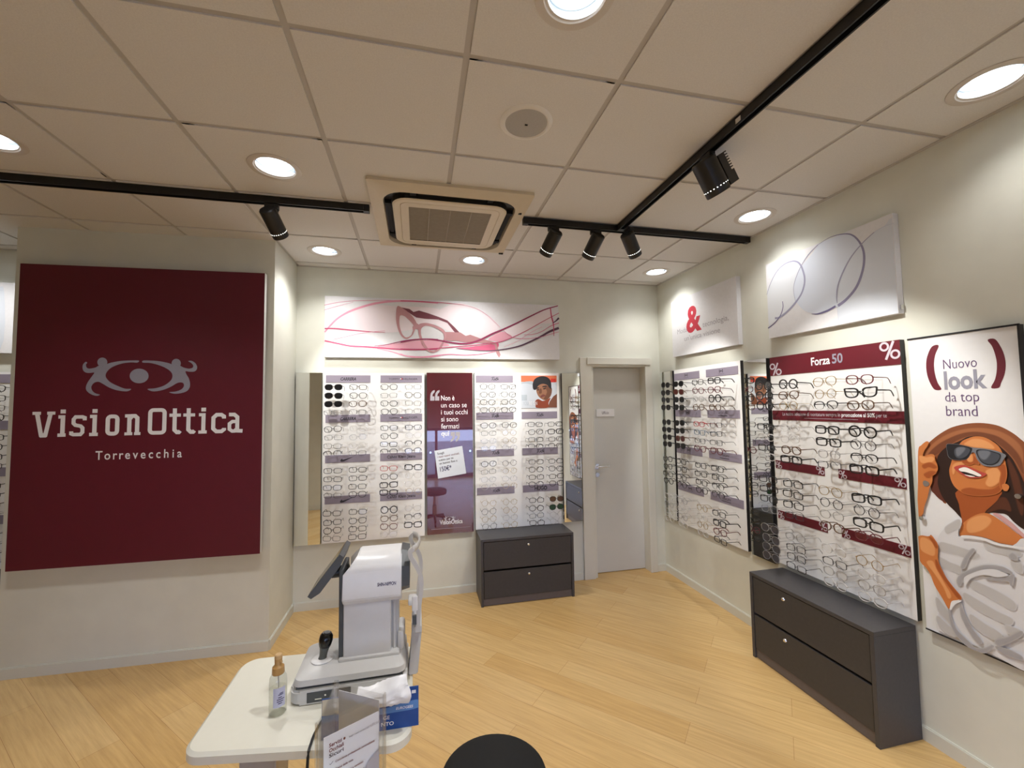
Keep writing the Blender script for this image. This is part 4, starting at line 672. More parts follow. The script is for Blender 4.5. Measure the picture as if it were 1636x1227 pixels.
def L_th(a, u, v, W_, H_):
    a.text('TOMMY', u-.018, v-.009, .018, 'ink2', width=.092, align='RIGHT'); a.text('HILFIGER', u+.018, v-.009, .018, 'ink2', width=.125)
    a.rect(u-.012, u+.012, v-.008, v+.010, 'ink2'); a.rect(u-.010, u, v-.004, v+.006, 'white'); a.rect(u, u+.010, v-.004, v+.006, 'red')
def L_mark(a, u, v, W_, H_):
    for x in (-.022, .016): a.rect(u+x, u+x+.007, v-.006, v+.020, 'ink')
    a.poly([(u-.012, v+.007), (u, v+.014), (u+.012, v+.007), (u, v)], 'ink'); a.rect(u-.035, u+.035, v-.018, v-.016, 'ink2')
def L_vis(a, u, v, W_, H_):
    a.text('VISION', u, v-.002, .022, 'ink2', width=.105, align='CENTER'); a.rect(u-.055, u+.055, v-.018, v-.013, 'ink')
# spectacle fronts: half outlines of the right-hand lens seen from the wearer's front
def outline(shape, n=28):
    out = []
    for k in range(n):
        a = 2*PI*k/n; c, s = math.cos(a), math.sin(a); sg = lambda x: (1 if x >= 0 else -1)
        if shape == 'rect': w, h, e = .028, .0185, .5
        elif shape == 'round': w, h, e = .0255, .0245, 1
        elif shape == 'cat': w, h, e = .029, .0205, .66
        elif shape == 'avi': w, h, e = .0285, .0245, .8
        else: w, h, e = .0275, .0215, .72
        x, z = w*sg(c)*abs(c)**e, h*sg(s)*abs(s)**e
        if shape == 'cat' and z > 0 and x > 0: z += .010*(x/w)**2; x += .004*(z/h)
        if shape in ('panto', 'cat') and z < 0: x *= 1-.20*(z/h)**2
        if shape == 'avi': x *= 1-.16*max(0, -z/h); x += .003*max(0, -z/h); z += .002
        out.append((x, z))
    return out
COLS = dict(black=(.008,.008,.009), tortoise=(.10,.045,.015), dred=(.12,.010,.020), red=(.42,.02,.03), grey=(.42,.42,.43), gold=(.42,.30,.14), silver=(.45,.45,.46), gun=(.06,.06,.065), blue=(.10,.16,.24), clear=(.62,.61,.60), brown=(.14,.07,.04))
for k_, v_ in COLS.items(): mat('frame_'+k_, v_, .3, .7 if k_ in ('gold', 'silver', 'gun') else 0, noise=.35 if k_ == 'tortoise' else .05, nscale=160)
LM = dict(clear=LENS, dark=mat('lens_dark', (.010,.010,.012), .08, noise=.02), wine=mat('lens_wine', (.07,.012,.012), .08, noise=.02), brown=mat('lens_brown', (.11,.06,.045), .08, noise=.02), green=mat('lens_green', (.02,.06,.03), .08, noise=.02), mirror=mat('lens_mirror', (.30,.29,.32), .06, metal=.8, noise=.02))
# code -> colour, outline, rim thickness, lens, words, kind
ST = dict(b=('black','rect',.0042,'clear','black rectangular','spectacles'), B=('black','rect',.0066,'clear','thick black rectangular','spectacles'), p=('black','panto',.0042,'clear','black rounded','spectacles'),
    P=('black','round',.0064,'clear','thick black round','spectacles'), t=('gun','rect',.0024,'clear','thin dark rectangular','spectacles'), n=('gun','round',.0024,'clear','thin dark round','spectacles'),
    c=('clear','panto',.0034,'clear','colourless','spectacles'), g=('gold','round',.0022,'clear','thin gold round','spectacles'), G=('gold','avi',.0026,'clear','gold aviator','spectacles'),
    s=('silver','panto',.0024,'clear','thin silver','spectacles'), k=('black','cat','.0',' ','',''), r=('red','rect',.0042,'clear','bright red','spectacles'), d=('dred','panto',.0046,'clear','dark red','spectacles'),
    T=('tortoise','panto',.0048,'clear','tortoiseshell','spectacles'), h=('black','panto',.0050,'half','black half-rim','spectacles'), S=('black','panto',.0046,'dark','black','sunglasses'), R=('tortoise','panto',.0046,'wine','dark red','sunglasses'),
    N=('gun','panto',.0036,'brown','brown-lens','sunglasses'), E=('black','panto',.0044,'green','green-lens','sunglasses'), M=('silver','avi',.0026,'mirror','grey mirrored','sunglasses'), u=('blue','rect',.0040,'clear','blue grey','spectacles'))
ST['k'] = ('black','cat',.0068,'clear','thick black cat-eye','spectacles')
CACHE = {}
def spec_meshes(code):
    if code in CACHE: return CACHE[code]
    colr, shape, t, lens, words, kind = ST[code]; m = MATS['frame_'+colr]; O = outline(shape); n = len(O); cx = max(.0375, max(q[0] for q in O)+t+.0062); dp = .0035
    bm = BM()
    for sd in (1, -1):
        R_ = []
        for k, (x, z) in enumerate(O):
            L = math.hypot(x, z); tt = t
            if lens == 'half' and z < -.004: tt = .0010
            if t > .005 and z > .3*max(q[1] for q in O): tt = t*1.25
            q = 1+tt/L
            R_.append([bm.verts.new((sd*(cx+x*f_), y, z*f_)) for f_, y in ((1, -dp), (q, -dp), (q, 0), (1, 0))])
        for k in range(n):
            A_, B_ = R_[k], R_[(k+1) % n]
            for j in range(4): bm.faces.new((A_[j], A_[(j+1) % 4], B_[(j+1) % 4], B_[j]))
    xi = cx-max(q[0] for q in O); zb = .006
    br = max(.0012, t*.5)
    tube(bm, [(-xi-.001,-dp/2,zb-.003), (-xi*.5,-dp/2-.001,zb+.001), (xi*.5,-dp/2-.001,zb+.001), (xi+.001,-dp/2,zb-.003)], br, 6)
    if shape == 'avi': tube(bm, [(-.022,-dp/2,.021), (.022,-dp/2,.021)], .0012, 6)
    xo = cx+max(q[0] for q in O)
    for sd in (1, -1): box(bm, *sorted((sd*(xo-.001), sd*(xo+.005))), -dp, .004, .007, .007+max(.004, t*1.2))
    for sd in (1, -1): tube(bm, [(sd*.009,0,.0), (sd*.007,.006,-.006), (sd*.010,.007,-.012)], .0011, 5)
    front = mesh('frame_front', bm, m)
    lenses = []
    for sd in (1, -1):
        bm = BM(); A_ = [bm.verts.new((sd*(cx+x*1.001), -.0022, z*1.001)) for x, z in O]; B_ = [bm.verts.new((sd*(cx+x*1.001), -.0010, z*1.001)) for x, z in O]
        bm.faces.new(A_); bm.faces.new(B_[::-1])
        for k in range(n): bm.faces.new((A_[k], A_[(k+1) % n], B_[(k+1) % n], B_[k]))
        lenses.append(mesh('lens', bm, LM['clear' if lens == 'half' else lens]))
    temples = []
    th = max(.0016, t*.62)
    for sd in (1, -1):
        bm = BM(); xx = sd*(xo+.004); z = .009
        tube(bm, [(xx,.002,z), (xx,.03,z), (xx-sd*.002,.09,z-.001), (xx-sd*.005,.106,z-.004), (xx-sd*.008,.120,z-.016), (xx-sd*.010,.132,z-.032)], [th, th, th*.85, th, th*1.1, th*.9], 6, up=(0,0,1), sx=.5)
        temples.append(mesh('temple', bm, m))
    CACHE[code] = (front, lenses, temples)
    return CACHE[code]
ORD = ['top','second','third','fourth','fifth','sixth','seventh','eighth','ninth','tenth','eleventh','twelfth','thirteenth','fourteenth','fifteenth','lowest']
def spectacles(code, loc, rotz, label, group, rnd):
    front, lenses, temples = spec_meshes(code)
    o = thing('sunglasses' if ST[code][5] == 'sunglasses' else 'spectacles', label, ST[code][5], loc, 0, group)
    o.rotation_euler = (rnd.uniform(-.05, .05), rnd.uniform(-.05, .05), rotz+rnd.uniform(-.06, .06))
    link('frame_front', front, o)
    for l in lenses: link('lens', l, o)
    for t in temples: link('temple', t, o)
def rack(wall, s, w, z0, h, label, cols, codes, heads, rows, where, group, cname):
    lo, rz = place(wall, s, z0); rk = thing('display_rack', label, 'display rack', lo, rz)
    board('back_panel', w, h, .03, BOARD, EDGE, rk); rnd = random.Random(len(label))
    for hd in heads: header(rk, hd[0], hd[1], hd[2], hd[3], z0, hd[4], *(hd[5:] or ()))
    c, sn = math.cos(rz), math.sin(rz); nrow = len(rows)
    for ci, (u, cs) in enumerate(zip(cols, codes)):
        last = max(i for i, q in enumerate(cs) if q != '.'); first = min(i for i, q in enumerate(cs) if q != '.')
        for ri, code in enumerate(cs):
            if code == '.': continue
            br_ = max(.0012, ST[code][2]*.5)
            lx, ly = u+rnd.uniform(-.003, .003), -.186
            P = (lo[0]+lx*c-ly*sn, lo[1]+lx*sn+ly*c, rows[ri]-.001); link('peg', PEGM, rk, (lx, 0, rows[ri]-.001-z0+.0062-br_-.0035-.0012))
            k = ri-first
            od = 'top' if k == 0 else ('lowest' if ri == last else ORD[k])
            pos = od if od in ('top', 'lowest') else od + ' from top'
            spectacles(code, P, rz, f'{ST[code][4]} {ST[code][5]}, {pos}, {cname[ci]} column, {where}', group, rnd)
    return rk
C4 = ['leftmost', 'second', 'third', 'rightmost']
hA = lambda k, l, r: [(.019, .390, HT[k], .066, l), (.476, .840, HT[k], .066, r)]
car = L_text('CARRERA', .026, .130, .03, .25); ck = L_text('Calvin Klein Jeans', .026, .245, .012)
rack('B', -.799, .862, .553, 1.468, 'white spectacle rack left of the burgundy quote poster, swoosh headers', [.109,.307,.561,.763],
     ['SSStptthbbbtbbpt', 'bpTtcsctbbbpbpbb', 'ptppbpbhrpBBPTdc', 'tpttbchhBccgchB.'], hA(0, car, L_th)+hA(1, car, L_th)+hA(2, L_swoosh, ck)+hA(3, L_swoosh, ck), RZ, 'rack left of quote poster', 'spectacles on the rack left of the quote poster', C4)
hug = L_text('HUGO', .036, .125, .035)
rkC = rack('B', .525, .838, .567, 1.461, 'white spectacle rack above the small cabinet, portrait photo at top right', [.102,.295,.545,.739],
     ['ppppptssptssgngn', 'bppppggsngsgggsg', '....bpbhbpbpbptb', '....bBbhbpbpNEcc'],
     [(.015,.373,HT[0],.066,L_script),(.015,.373,HT[1],.066,L_script),(.455,.812,HT[1],.066,L_script),(.015,.373,HT[2],.066,L_script),(.455,.812,HT[2],.066,L_script),(.015,.373,HT[3],.066,L_script),(.455,.812,HT[3],.066,hug)],
     RZ, 'rack right of quote poster', 'spectacles on the rack above the small cabinet', C4)
bm = BM(); box(bm, .453, .815, -.0345, -.030, 1.684-.567, 2.003-.567); ph = obj('portrait_photo', bm, CANV, rkC)
a = Art((0, .361, 0, .317))
for c_, q, sm in ART['photoC']: a.poly(q, c_, bool(sm))
a.text('YOU', .014, .030, .036, 'skg2', width=.055, sx=.7); a.text("'RE ON", .072, .030, .036, 'white', width=.085); a.done('printed_picture', ph, -.0345, .453, 1.684-.567)
rack('R', 3.661, .869, .57, 1.468, 'white spectacle rack nearest the door corner on the right wall', [.089,.293,.561,.761],
     ['SSSSSSSSppbpcscc', 'SRSSSSRSbbbhscsc', 'bdsTrutdbbbpgcgc', 'BdPTtttdbbhhbBdb'],
     [(.006,.380,HT[0],.066,L_mark),(.470,.845,HT[0],.066,L_mark),(.006,.380,HT[1],.066,L_mark),(.470,.845,HT[1],.066,L_vis),(.006,.380,HT[2],.066,L_mark),(.470,.845,HT[2],.066,L_vis),(.006,.380,HT[3],.066,L_mark),(.470,.845,HT[3],.066,L_vis)],
     RZ, 'rack nearest door corner', 'spectacles on the rack nearest the door corner', C4)
def L_forza(a, u, v, W_, H_):
    a.text('Forza', .322, v-.022, .050, 'white', width=.126, bold=.02); a.text('50', .461, v-.022, .056, 'grey', width=.066, bold=.02)
    pct(a, .002, v-.064, .092, .086); pct(a, .736, v-.034, .092, .096)
def pct(a, u, v, w_, h_):
    def ringr(x, z): a.stroke([(x+.21*w_*math.cos(2*PI*i/18), z+.21*h_*math.sin(2*PI*i/18)) for i in range(18)], .11*h_, 'lilac', closed=True)
    a.stroke([(u+.28*w_, v), (u+.72*w_, v+h_)], .13*h_, 'lilac'); ringr(u+.22*w_, v+.74*h_); ringr(u+.78*w_, v+.26*h_)
def L_promo(a, u, v, W_, H_):
    a.text('La nostra selezione di montature sempre in', .088, v-.001, .022, 'lilac', width=.405); a.text('promozione al 50%', .501, v-.001, .022, 'white', width=.187, bold=.03); a.text('per te', .694, v-.001, .022, 'lilac', width=.054); a.rect(.253, .596, v-.018, v-.016, 'lilac')
def L_pct(a, u, v, W_, H_): pct(a, u-W_/2+.004, v-.026, .045, .046); pct(a, u+W_/2-.052, v-.020, .050, .048)
RZE = [1.822,1.752,1.685, 1.543,1.473,1.403,1.342, 1.19,1.125,1.058,.992, .86,.792,.735,.675]
rack('R', 2.508, .830, .591, 1.434, 'spectacle rack with burgundy percent-sign headers above the long cabinet', [.098,.288,.538,.733],
     ['PPPbcbcbbbsMMMM', 'PTgccTBbbbtsttt', 'GghBBstGnsTctsc', 'dkTPnhBBnBdgcsc'],
     [(0,.830,2.025,.130,L_forza,HEADR),(.004,.830,1.65,.066,L_promo,HEADR),(.011,.373,1.301,.056,L_pct,HEADR),(.462,.820,1.303,.056,L_pct,HEADR),(.011,.373,.955,.056,L_pct,HEADR),(.462,.820,.957,.056,L_pct,HEADR)],
     RZE, 'rack with burgundy headers', 'spectacles on the percent-sign rack', C4)
rack('B', -3.90, 1.0, .557, 1.461, 'white spectacle rack half hidden behind the sign pillar, far left', [.92], ['pbtpbpbtbpbtptbt'],
     [(.60,.985,z_,.066,None) for z_ in HT], RZ, 'far left rack behind pillar', 'spectacles on the half hidden rack', ['single'])

# ------------------------------------------------------------------ drawer cabinets
def cabinet(wall, s, w, dpt, h, label, knob, plh=.06):
    lo, rz = place(wall, s, 0); c = thing('drawer_cabinet', label, 'cabinet', lo, rz); t = .022; yb = -.014
    bm = BM(); box(bm, 0, t, -dpt, yb, 0, h-t, bev=.0015); box(bm, w-t, w, -dpt, yb, 0, h-t, bev=.0015); box(bm, 0, w, -dpt, yb, h-t, h, bev=.0015); box(bm, t, w-t, yb-.012, yb, 0, h-t); box(bm, t, w-t, -dpt+.03, yb-.012, .055, .07)
    obj('carcass', bm, CAB, c)
    bm = BM(); box(bm, t, w-t, -dpt+.012, -dpt+.028, .003, plh); obj('plinth', bm, CABP, c)
    hh = (h-t-plh-.004)/2
    for k in (0, 1):
        z0 = plh+.004+k*hh; bm = BM(); box(bm, t+.004, w-t-.004, -dpt+.004, -dpt+.024, z0, z0+hh-(.016 if k == 0 else .005), bev=.0012)
        d_ = obj('drawer_front', bm, CAB2, c); bm = BM(); zk = z0+hh-.05-(.012 if k == 0 else 0)
        lathe(bm, [(0,-.009),(.006,-.009),(.0105,-.005),(.0125,0),(0,0)], 18, (knob*w, -dpt+.004, zk), (0,1,0)); obj('lock', bm, CHROME, d_, True)
    return c
cabinet('B', .528, .842, .325, .563, 'small anthracite two-drawer cabinet on the floor by the office door', .505)
cabinet('R', 2.500, .800, .288, .558, 'long anthracite two-drawer cabinet under the percent-sign rack', .33)
cabinet('B', -3.78, .93, .315, .552, 'dark drawer cabinet half hidden behind the sign pillar', .5)
# ------------------------------------------------------------------ ceiling fittings
WHITEP = mat('white_metal', (.78,.77,.75), .35, noise=.01); RIM = mat('downlight_trim', (.62,.58,.54), .4, noise=.01)
REFL = mat('reflector', (.85,.88,.92), .12, metal=1.0, noise=.02); BULB = mat('lamp_glow', (1,1,1), .5, emit=((.92,.97,1.0), 6.0)); DIFF = mat('lamp_glass_glow', (.8,.85,.9), .3, emit=((.70,.86,1.0), .5))
DLN = ['round ceiling downlight nearest the viewer, top centre', 'large bright downlight above the tall woman poster', 'round downlight above the left track spotlight', 'downlight cut by the left edge of the photo', 'round downlight beyond the finned track spotlight, near right wall', 'round downlight near the pillar corner above the long banner', 'round downlight right behind the ceiling air conditioner', 'round downlight in the far corner above the office door', 'ceiling downlight hidden beyond the sign pillar', 'added unseen downlight above the photographer', 'added unseen downlight behind the viewer by the right wall', 'added unseen downlight near the shop window']
def downlight_mesh():
    bm = BM(); lathe(bm, [(.094,.012),(.094,0),(.099,-.005),(.115,-.006),(.126,-.003),(.127,-.0004),(.094,.003)], 40); trim = mesh('trim_ring', bm, RIM, True)
    bm = BM(); lathe(bm, [(.0938,.002),(.089,.035),(.074,.075),(.050,.10),(0,.105)], 40); refl = mesh('reflector', bm, REFL, True)
    bm = BM(); lathe(bm, [(0,.030),(.088,.030),(.089,.034),(0,.038)], 32); gl = mesh('glass', bm, DIFF, True)
    bm = BM()
    for y in (-.018, .018): tube(bm, [(-.055,y,.020), (.055,y,.020)], .009, 10)
    tube(bm, [(.055,-.018,.020), (.064,0,.020), (.055,.018,.020)], .009, 10)
    return trim, refl, gl, mesh('lamp_tube', bm, BULB, True)
DM = downlight_mesh()
for (x, y), lab in zip(DLS, DLN):
    o = thing('downlight', lab, 'ceiling light', (x, y, CE), 0, 'ceiling downlights')
    for nm, me in zip(('trim_ring', 'reflector', 'glass', 'lamp_tube'), DM): link(nm, me, o)
    L = bpy.data.lights.new('downlight_lamp', 'SPOT'); L.energy = DL_POWER*(1.5 if y < 1.2 and x < 1 else (.28 if y > 0 else .8) if x > 1.5 and y < 1.5 else .5 if x > 1.5 and y < 2.5 else .75 if x > 1.5 else 1.0); L.color = DL_COL; L.spot_size = math.radians(125); L.spot_blend = .9; L.shadow_soft_size = .05
    lo_ = link('downlight_lamp', L, o, (0, 0, .006))
o = thing('ceiling_speaker', 'round ceiling speaker with grey grille', 'speaker', (*SPK, CE))
bm = BM(); lathe(bm, [(.094,.006),(.094,-.006),(.100,-.010),(.110,-.008),(.118,-.0004),(.094,.003)], 44); obj('trim_ring', bm, WHITEP, o, True)
bm = BM(); lathe(bm, [(.0938,.001),(.0938,-.006),(.06,-.009),(0,-.010)], 44); obj('grille', bm, mat('speaker_mesh', (.42,.41,.40), .7, noise=.12, nscale=700), o, True)
bm = BM(); tube(bm, [(-.006,0,-.0105), (.006,0,-.0105)], .004, 8); obj('badge', bm, BLACK, o)

# ceiling cassette air conditioner
ACB = mat('aged_plastic', (.62,.54,.40), .45, noise=.02, nscale=12); ACC = mat('aged_plastic_light', (.66,.59,.46), .42, noise=.02, nscale=12)
o = thing('ceiling_air_conditioner', 'square cream cassette air conditioner in the ceiling between the black tracks', 'air conditioner', (.205, 2.805, CE))
def rrect(a, b, r, n=7):
    P = []
    for sx, sy_, q in ((1,1,0),(-1,1,1),(-1,-1,2),(1,-1,3)):
        for k in range(n+1):
            t = PI/2*(q+k/n); P.append((sx*(a-r)+r*math.cos(t), sy_*(b-r)+r*math.sin(t)))
    return P
def rr_ring(bm, A_, za, B_, zb, mi=0):
    va = [bm.verts.new((*p, za)) for p in A_]; vb = [bm.verts.new((*p, zb)) for p in B_]; n = len(va)
    for k in range(n): bm.faces.new((va[k], va[(k+1) % n], vb[(k+1) % n], vb[k])).material_index = mi
    return va, vb
H = .478
bm = BM(); sq = rrect(H, H, .012); A1 = rrect(.402, .402, .13)
rr_ring(bm, sq, 0, sq, -.018); rr_ring(bm, sq, -.018, A1, -.036); rr_ring(bm, A1, -.036, rrect(.398,.398,.126), -.004); obj('outer_frame', bm, ACB, o, True)
bm = BM(); v = [bm.verts.new((*p, -.006)) for p in rrect(.399,.399,.126)]; bm.faces.new(v); rr_ring(bm, rrect(.3505,.3505,.0955), -.006, rrect(.3505,.3505,.0955), -.041); obj('air_slot', bm, mat('slot_dark', (.012,.011,.010), .5, noise=.1), o)
for k in range(4):
    bm = BM(); box(bm, -.20, .20, -.388, -.362, -.024, -.018); box(bm, -.245, -.21, -.394, -.356, -.031, -.008); box(bm, .21, .245, -.394, -.356, -.031, -.008)
    obj('louvre', bm, mat('louvre_brown', (.010,.009,.008), .6, noise=.05, spec=.15), o, rotz=k*PI/2)
bm = BM(); B0 = rrect(.350,.350,.095); rr_ring(bm, B0, -.034, B0, -.040); rr_ring(bm, B0, -.040, rrect(.340,.340,.086), -.046); rr_ring(bm, rrect(.340,.340,.086), -.046, rrect(.308,.308,.05), -.047); rr_ring(bm, rrect(.308,.308,.05), -.047, rrect(.305,.305,.048), -.043); rr_ring(bm, rrect(.305,.305,.048), -.043, rrect(.302,.302,.046), -.047); rr_ring(bm, rrect(.302,.302,.046), -.047, rrect(.255,.255,.006), -.048); obj('front_panel', bm, ACC, o, True)
bm = BM(); box(bm, -.256, .256, -.256, .256, -.042, -.038)
for k in range(63): x = -.251+k*.008; box(bm, -.254, .254, x, x+.0032, -.047, -.042)
for x in (-.13, 0, .13): box(bm, x-.002, x+.002, -.254, .254, -.0475, -.042)
obj('grille', bm, mat('grille_beige', (.36,.31,.23), .55, noise=.05), o)
bm = BM(); box(bm, .43, .450, -.26, -.248, -.034, -.020); box(bm, .44, .475, .462, .474, -.030, -.010); obj('sensor', bm, BLACK, o)

# spotlight tracks
TRK = mat('track_black', (.006,.006,.007), .45, noise=.1)
def track(x0, y0, x1, y1, label):
    d = Vector((x1-x0, y1-y0, 0)); L_ = d.length; o = thing('spotlight_track', label, 'light track', (x0, y0, CE), math.atan2(d.y, d.x))
    bm = BM(); box(bm, 0, L_, -.019, -.012, -.042, -.0006); box(bm, 0, L_, .012, .019, -.042, -.0006); box(bm, 0, L_, -.012, .012, -.016, -.0006); obj('rail', bm, TRK, o)
    bm = BM(); box(bm, -.006, .03, -.0205, .0205, -.044, -.0006, bev=.002); obj('end_cap', bm, TRK, o)
    bm = BM(); box(bm, L_-.03, L_+.006, -.0205, .0205, -.044, -.0006, bev=.002); obj('end_cap', bm, TRK, o)
    return o
YT, XT = 2.685, 1.392
track(-4.2, YT, -.295, YT, 'black spotlight track on the ceiling left of the air conditioner')
track(.70, YT-.02, 2.468, YT-.02, 'short black spotlight track from air conditioner to the right wall')
t_ = track(XT, YT-.045, XT, -1.2, 'black spotlight track running from the far junction towards the viewer')
bm = BM(); box(bm, 1.12, 1.15, -.0212, -.0192, -.036, -.014); obj('clip', bm, CHROME, t_)
DOT = mat('lamp_leak', (1,1,1), .5, emit=((1,.97,.92), 4.0)); FACE = mat('spot_lens', (1,1,1), .3, emit=((1,.95,.85), 20.0))
def spot(x, y, target, label, energy=1.0, fins=False, rad=.047, lng=.178, drop=.078, size=48, ax='x'):
    top = Vector((x, y, CE-.044)); piv = top + Vector((0, 0, -drop)); d = (Vector(target)-piv).normalized(); u, v = frame_of(d)
    o = thing('track_spotlight', label, 'spotlight', (x, y, CE), 0, 'black track spotlights')
    P = lambda w: w - Vector((x, y, CE))
    bm = BM()
    if ax == 'x': box(bm, -.035, .040, -.016, .016, -.074, -.0425, bev=.003); lathe(bm, [(0,0),(.010,0),(.010,.018),(0,.018)], 14, (.030, 0, -.086), (0,0,1))
    else: box(bm, -.016, .016, -.040, .035, -.074, -.0425, bev=.003); lathe(bm, [(0,0),(.010,0),(.010,.018),(0,.018)], 14, (0, .030, -.086), (0,0,1))
    obj('adapter', bm, TRK, o)
    bm = BM(); tube(bm, [(-.008 if ax == 'x' else 0, .008 if ax != 'x' else 0, -.070), P(piv+Vector((0,0,.02))), P(piv+d*.01)], .006, 8); obj('stem', bm, TRK, o)
    c0 = P(piv)-d*(lng*.30); L1 = lng
    bm = BM(); lathe(bm, [(0,0),(rad*.86,0),(rad,.008),(rad,L1*.80),(rad*1.0,L1*.80+.002),(rad,L1*.82),(rad,L1-.006),(rad*.96,L1),(rad*.86,L1),(rad*.80,L1-.02),(0,L1-.02)], 28, c0, d); body = obj('lamp_body', bm, BLACK, o, True)
    bm = BM(); lathe(bm, [(0,L1-.0195),(rad*.72,L1-.0195),(rad*.72,L1-.0185),(0,L1-.0185)], 24, c0, d); obj('lamp_face', bm, FACE, body)
    bm = BM()
    for k in range(22):
        a_ = 2*PI*k/22; r_ = (math.cos(a_)*u+math.sin(a_)*v); q = c0+d*(L1*.815)+r_*(rad+.0004); tg = d.cross(r_)
        vs = [bm.verts.new(q+tg*s1*.0022+d*s2*.0016) for s1, s2 in ((-1,-1),(1,-1),(1,1),(-1,1))]; bm.faces.new(vs)
    obj('vent_dots', bm, DOT, body)
    if fins:
        bm = BM()
        w_ = (Vector((0,0,1))-d*d.z).normalized(); s_ = d.cross(w_); cb = c0+d*(L1*.46)+w_*(rad+.026)
        def blk(a0, a1, b0_, b1_, h0, h1):
            vs = [bm.verts.new(cb+d*i+s_*j+w_*k) for k in (h0, h1) for i, j in ((a0,b0_),(a1,b0_),(a1,b1_),(a0,b1_))]
            for q in ((0,3,2,1),(4,5,6,7),(0,1,5,4),(1,2,6,5),(2,3,7,6),(3,0,4,7)): bm.faces.new([vs[i] for i in q])
        blk(-.062, .092, -.042, .042, -.034, .016)
        for k in range(7): blk(-.062+.013*k, -.056+.013*k, -.042, .042, .016, .036)
        blk(.032, .092, -.042, .042, .016, .036); obj('finned_box', bm, BLACK, body)
    Lg = bpy.data.lights.new('spot_lamp', 'SPOT'); Lg.energy = SPOT_POWER*energy; Lg.color = SPOT_COL; Lg.spot_size = math.radians(size); Lg.spot_blend = .55; Lg.shadow_soft_size = .03
    ls = link('spot_lamp', Lg, o, c0+d*(L1+.004)); ls.rotation_euler = (-d).to_track_quat('Z', 'Y').to_euler()
spot(-.845, YT, (-.45, 3.95, 1.75), 'black track spotlight on the left track, tilted down towards the banner', 1.0)
spot(.905, YT-.02, (.42, 3.95, 1.60), 'leftmost black spotlight on the short track beside the air conditioner', .9)
spot(1.215, YT-.02, (.80, 3.95, 1.50), 'middle black spotlight on the short track, tilted left', .9)
spot(XT+.045, YT-.085, (2.49, 3.30, 1.55), 'black spotlight hanging at the track junction, aimed right', 1.0, ax='y')
spot(XT, 1.735, (2.49, 1.95, 1.25), 'bulky black spotlight with finned box nearest the viewer on the long track', 1.15, fins=True, rad=.058, lng=.18, drop=.075, size=66, ax='y')
# ------------------------------------------------------------------ instrument table
TOPM = mat('table_laminate', (.80,.79,.70), .35, noise=.01, nscale=30); GREYM = mat('instrument_grey', (.66,.66,.66), .38, noise=.01); WHM = mat('instrument_white', (.80,.80,.82), .32, noise=.01)
DARKM = mat('instrument_dark', (.075,.082,.088), .4, noise=.05); LEGM = mat('column_grey', (.42,.39,.37), .4, noise=.02)
tb = thing('instrument_table', 'white instrument table with rounded corners in the foreground', 'table', (-.335, 1.58, 0))
def quad_round(c, r, n=8):
    out = []; m = len(c)
    for i in range(m):
        p = Vector(c[i]); a_ = (Vector(c[i-1])-p).normalized(); b_ = (Vector(c[(i+1) % m])-p).normalized(); h_ = math.acos(max(-1, min(1, a_.dot(b_))))/2; t = r/math.tan(h_); q = p+(a_+b_).normalized()*(r/math.sin(h_))
        s0, s1 = p+a_*t-q, p+b_*t-q; w0 = math.atan2(s0.y, s0.x); dw = (math.atan2(s1.y, s1.x)-w0+PI) % (2*PI)-PI
        out += [(q.x+r*math.cos(w0+dw*k/n), q.y+r*math.sin(w0+dw*k/n)) for k in range(n+1)]
    return out
TQ = [(.317,-.292), (.317,.232), (-.312,.276), (-.312,-.188)]
bm = BM(); O = quad_round(TQ, .06); I = quad_round([(x*.97, y*.96) for x, y in TQ], .05)
v0 = rr_ring(bm, I, -.0, O, -.008)[0]; bm.faces.new(v0); rr_ring(bm, O, -.008, O, -.030); v1 = rr_ring(bm, O, -.030, I, -.036)[1]; bm.faces.new(v1[::-1]); obj('tabletop', bm, TOPM, tb, True, loc=(0, 0, .75))
bm = BM(); box(bm, -.205, -.10, -.07, .07, .09, .714, bev=.006); obj('column', bm, LEGM, tb)
bm = BM(); box(bm, -.265, -.205, -.11, .09, .655, .714, bev=.004); obj('switch_box', bm, DARKM, tb)
bm = BM(); box(bm, -.27, .22, -.05, .05, .03, .09, bev=.01); box(bm, -.27, -.21, -.24, .24, .02, .07, bev=.01); box(bm, .16, .22, -.24, .24, .02, .07, bev=.01); obj('foot_frame', bm, LEGM, tb)
for x, y in ((-.24,-.16),(-.24,.21),(.19,-.21),(.19,.21)):
    bm = BM(); lathe(bm, [(0,0),(.02,0),(.022,.01),(.018,.022),(0,.022)], 16, (x, y, 0)); obj('foot', bm, BLACK, tb, True)
# autorefractor
ar = thing('eye_testing_instrument', 'grey and white eye testing instrument with tilted screen on the table', 'optical instrument', (0, 0, .7505))
Z = lambda z: z-.75
YC = 1.635
bm = BM(); O = quad_round([(-.405,1.518), (-.035,1.518), (-.035,1.755), (-.405,1.755)], .035); prism(bm, O, .002, Z(.796), 'z'); bmesh.ops.bevel(bm, geom=[e for e in bm.edges if abs(e.verts[0].co.z-e.verts[1].co.z) < 1e-6], offset=.006, segments=2, affect='EDGES'); obj('base', bm, GREYM, ar, True)
bm = BM(); box(bm, -.350, -.215, 1.5165, 1.530, Z(.756), Z(.789), bev=.002); pp = obj('port_panel', bm, DARKM, ar)
bm = BM(); box(bm, -.325, -.305, 1.5155, 1.5175, Z(.765), Z(.768)); box(bm, -.296, -.291, 1.5155, 1.5175, Z(.773), Z(.778)); obj('socket', bm, CHROME, pp)
bm = BM(); box(bm, -.385, -.05, 1.530, 1.742, Z(.795), Z(.810)); obj('slide_gap', bm, DARKM, ar)
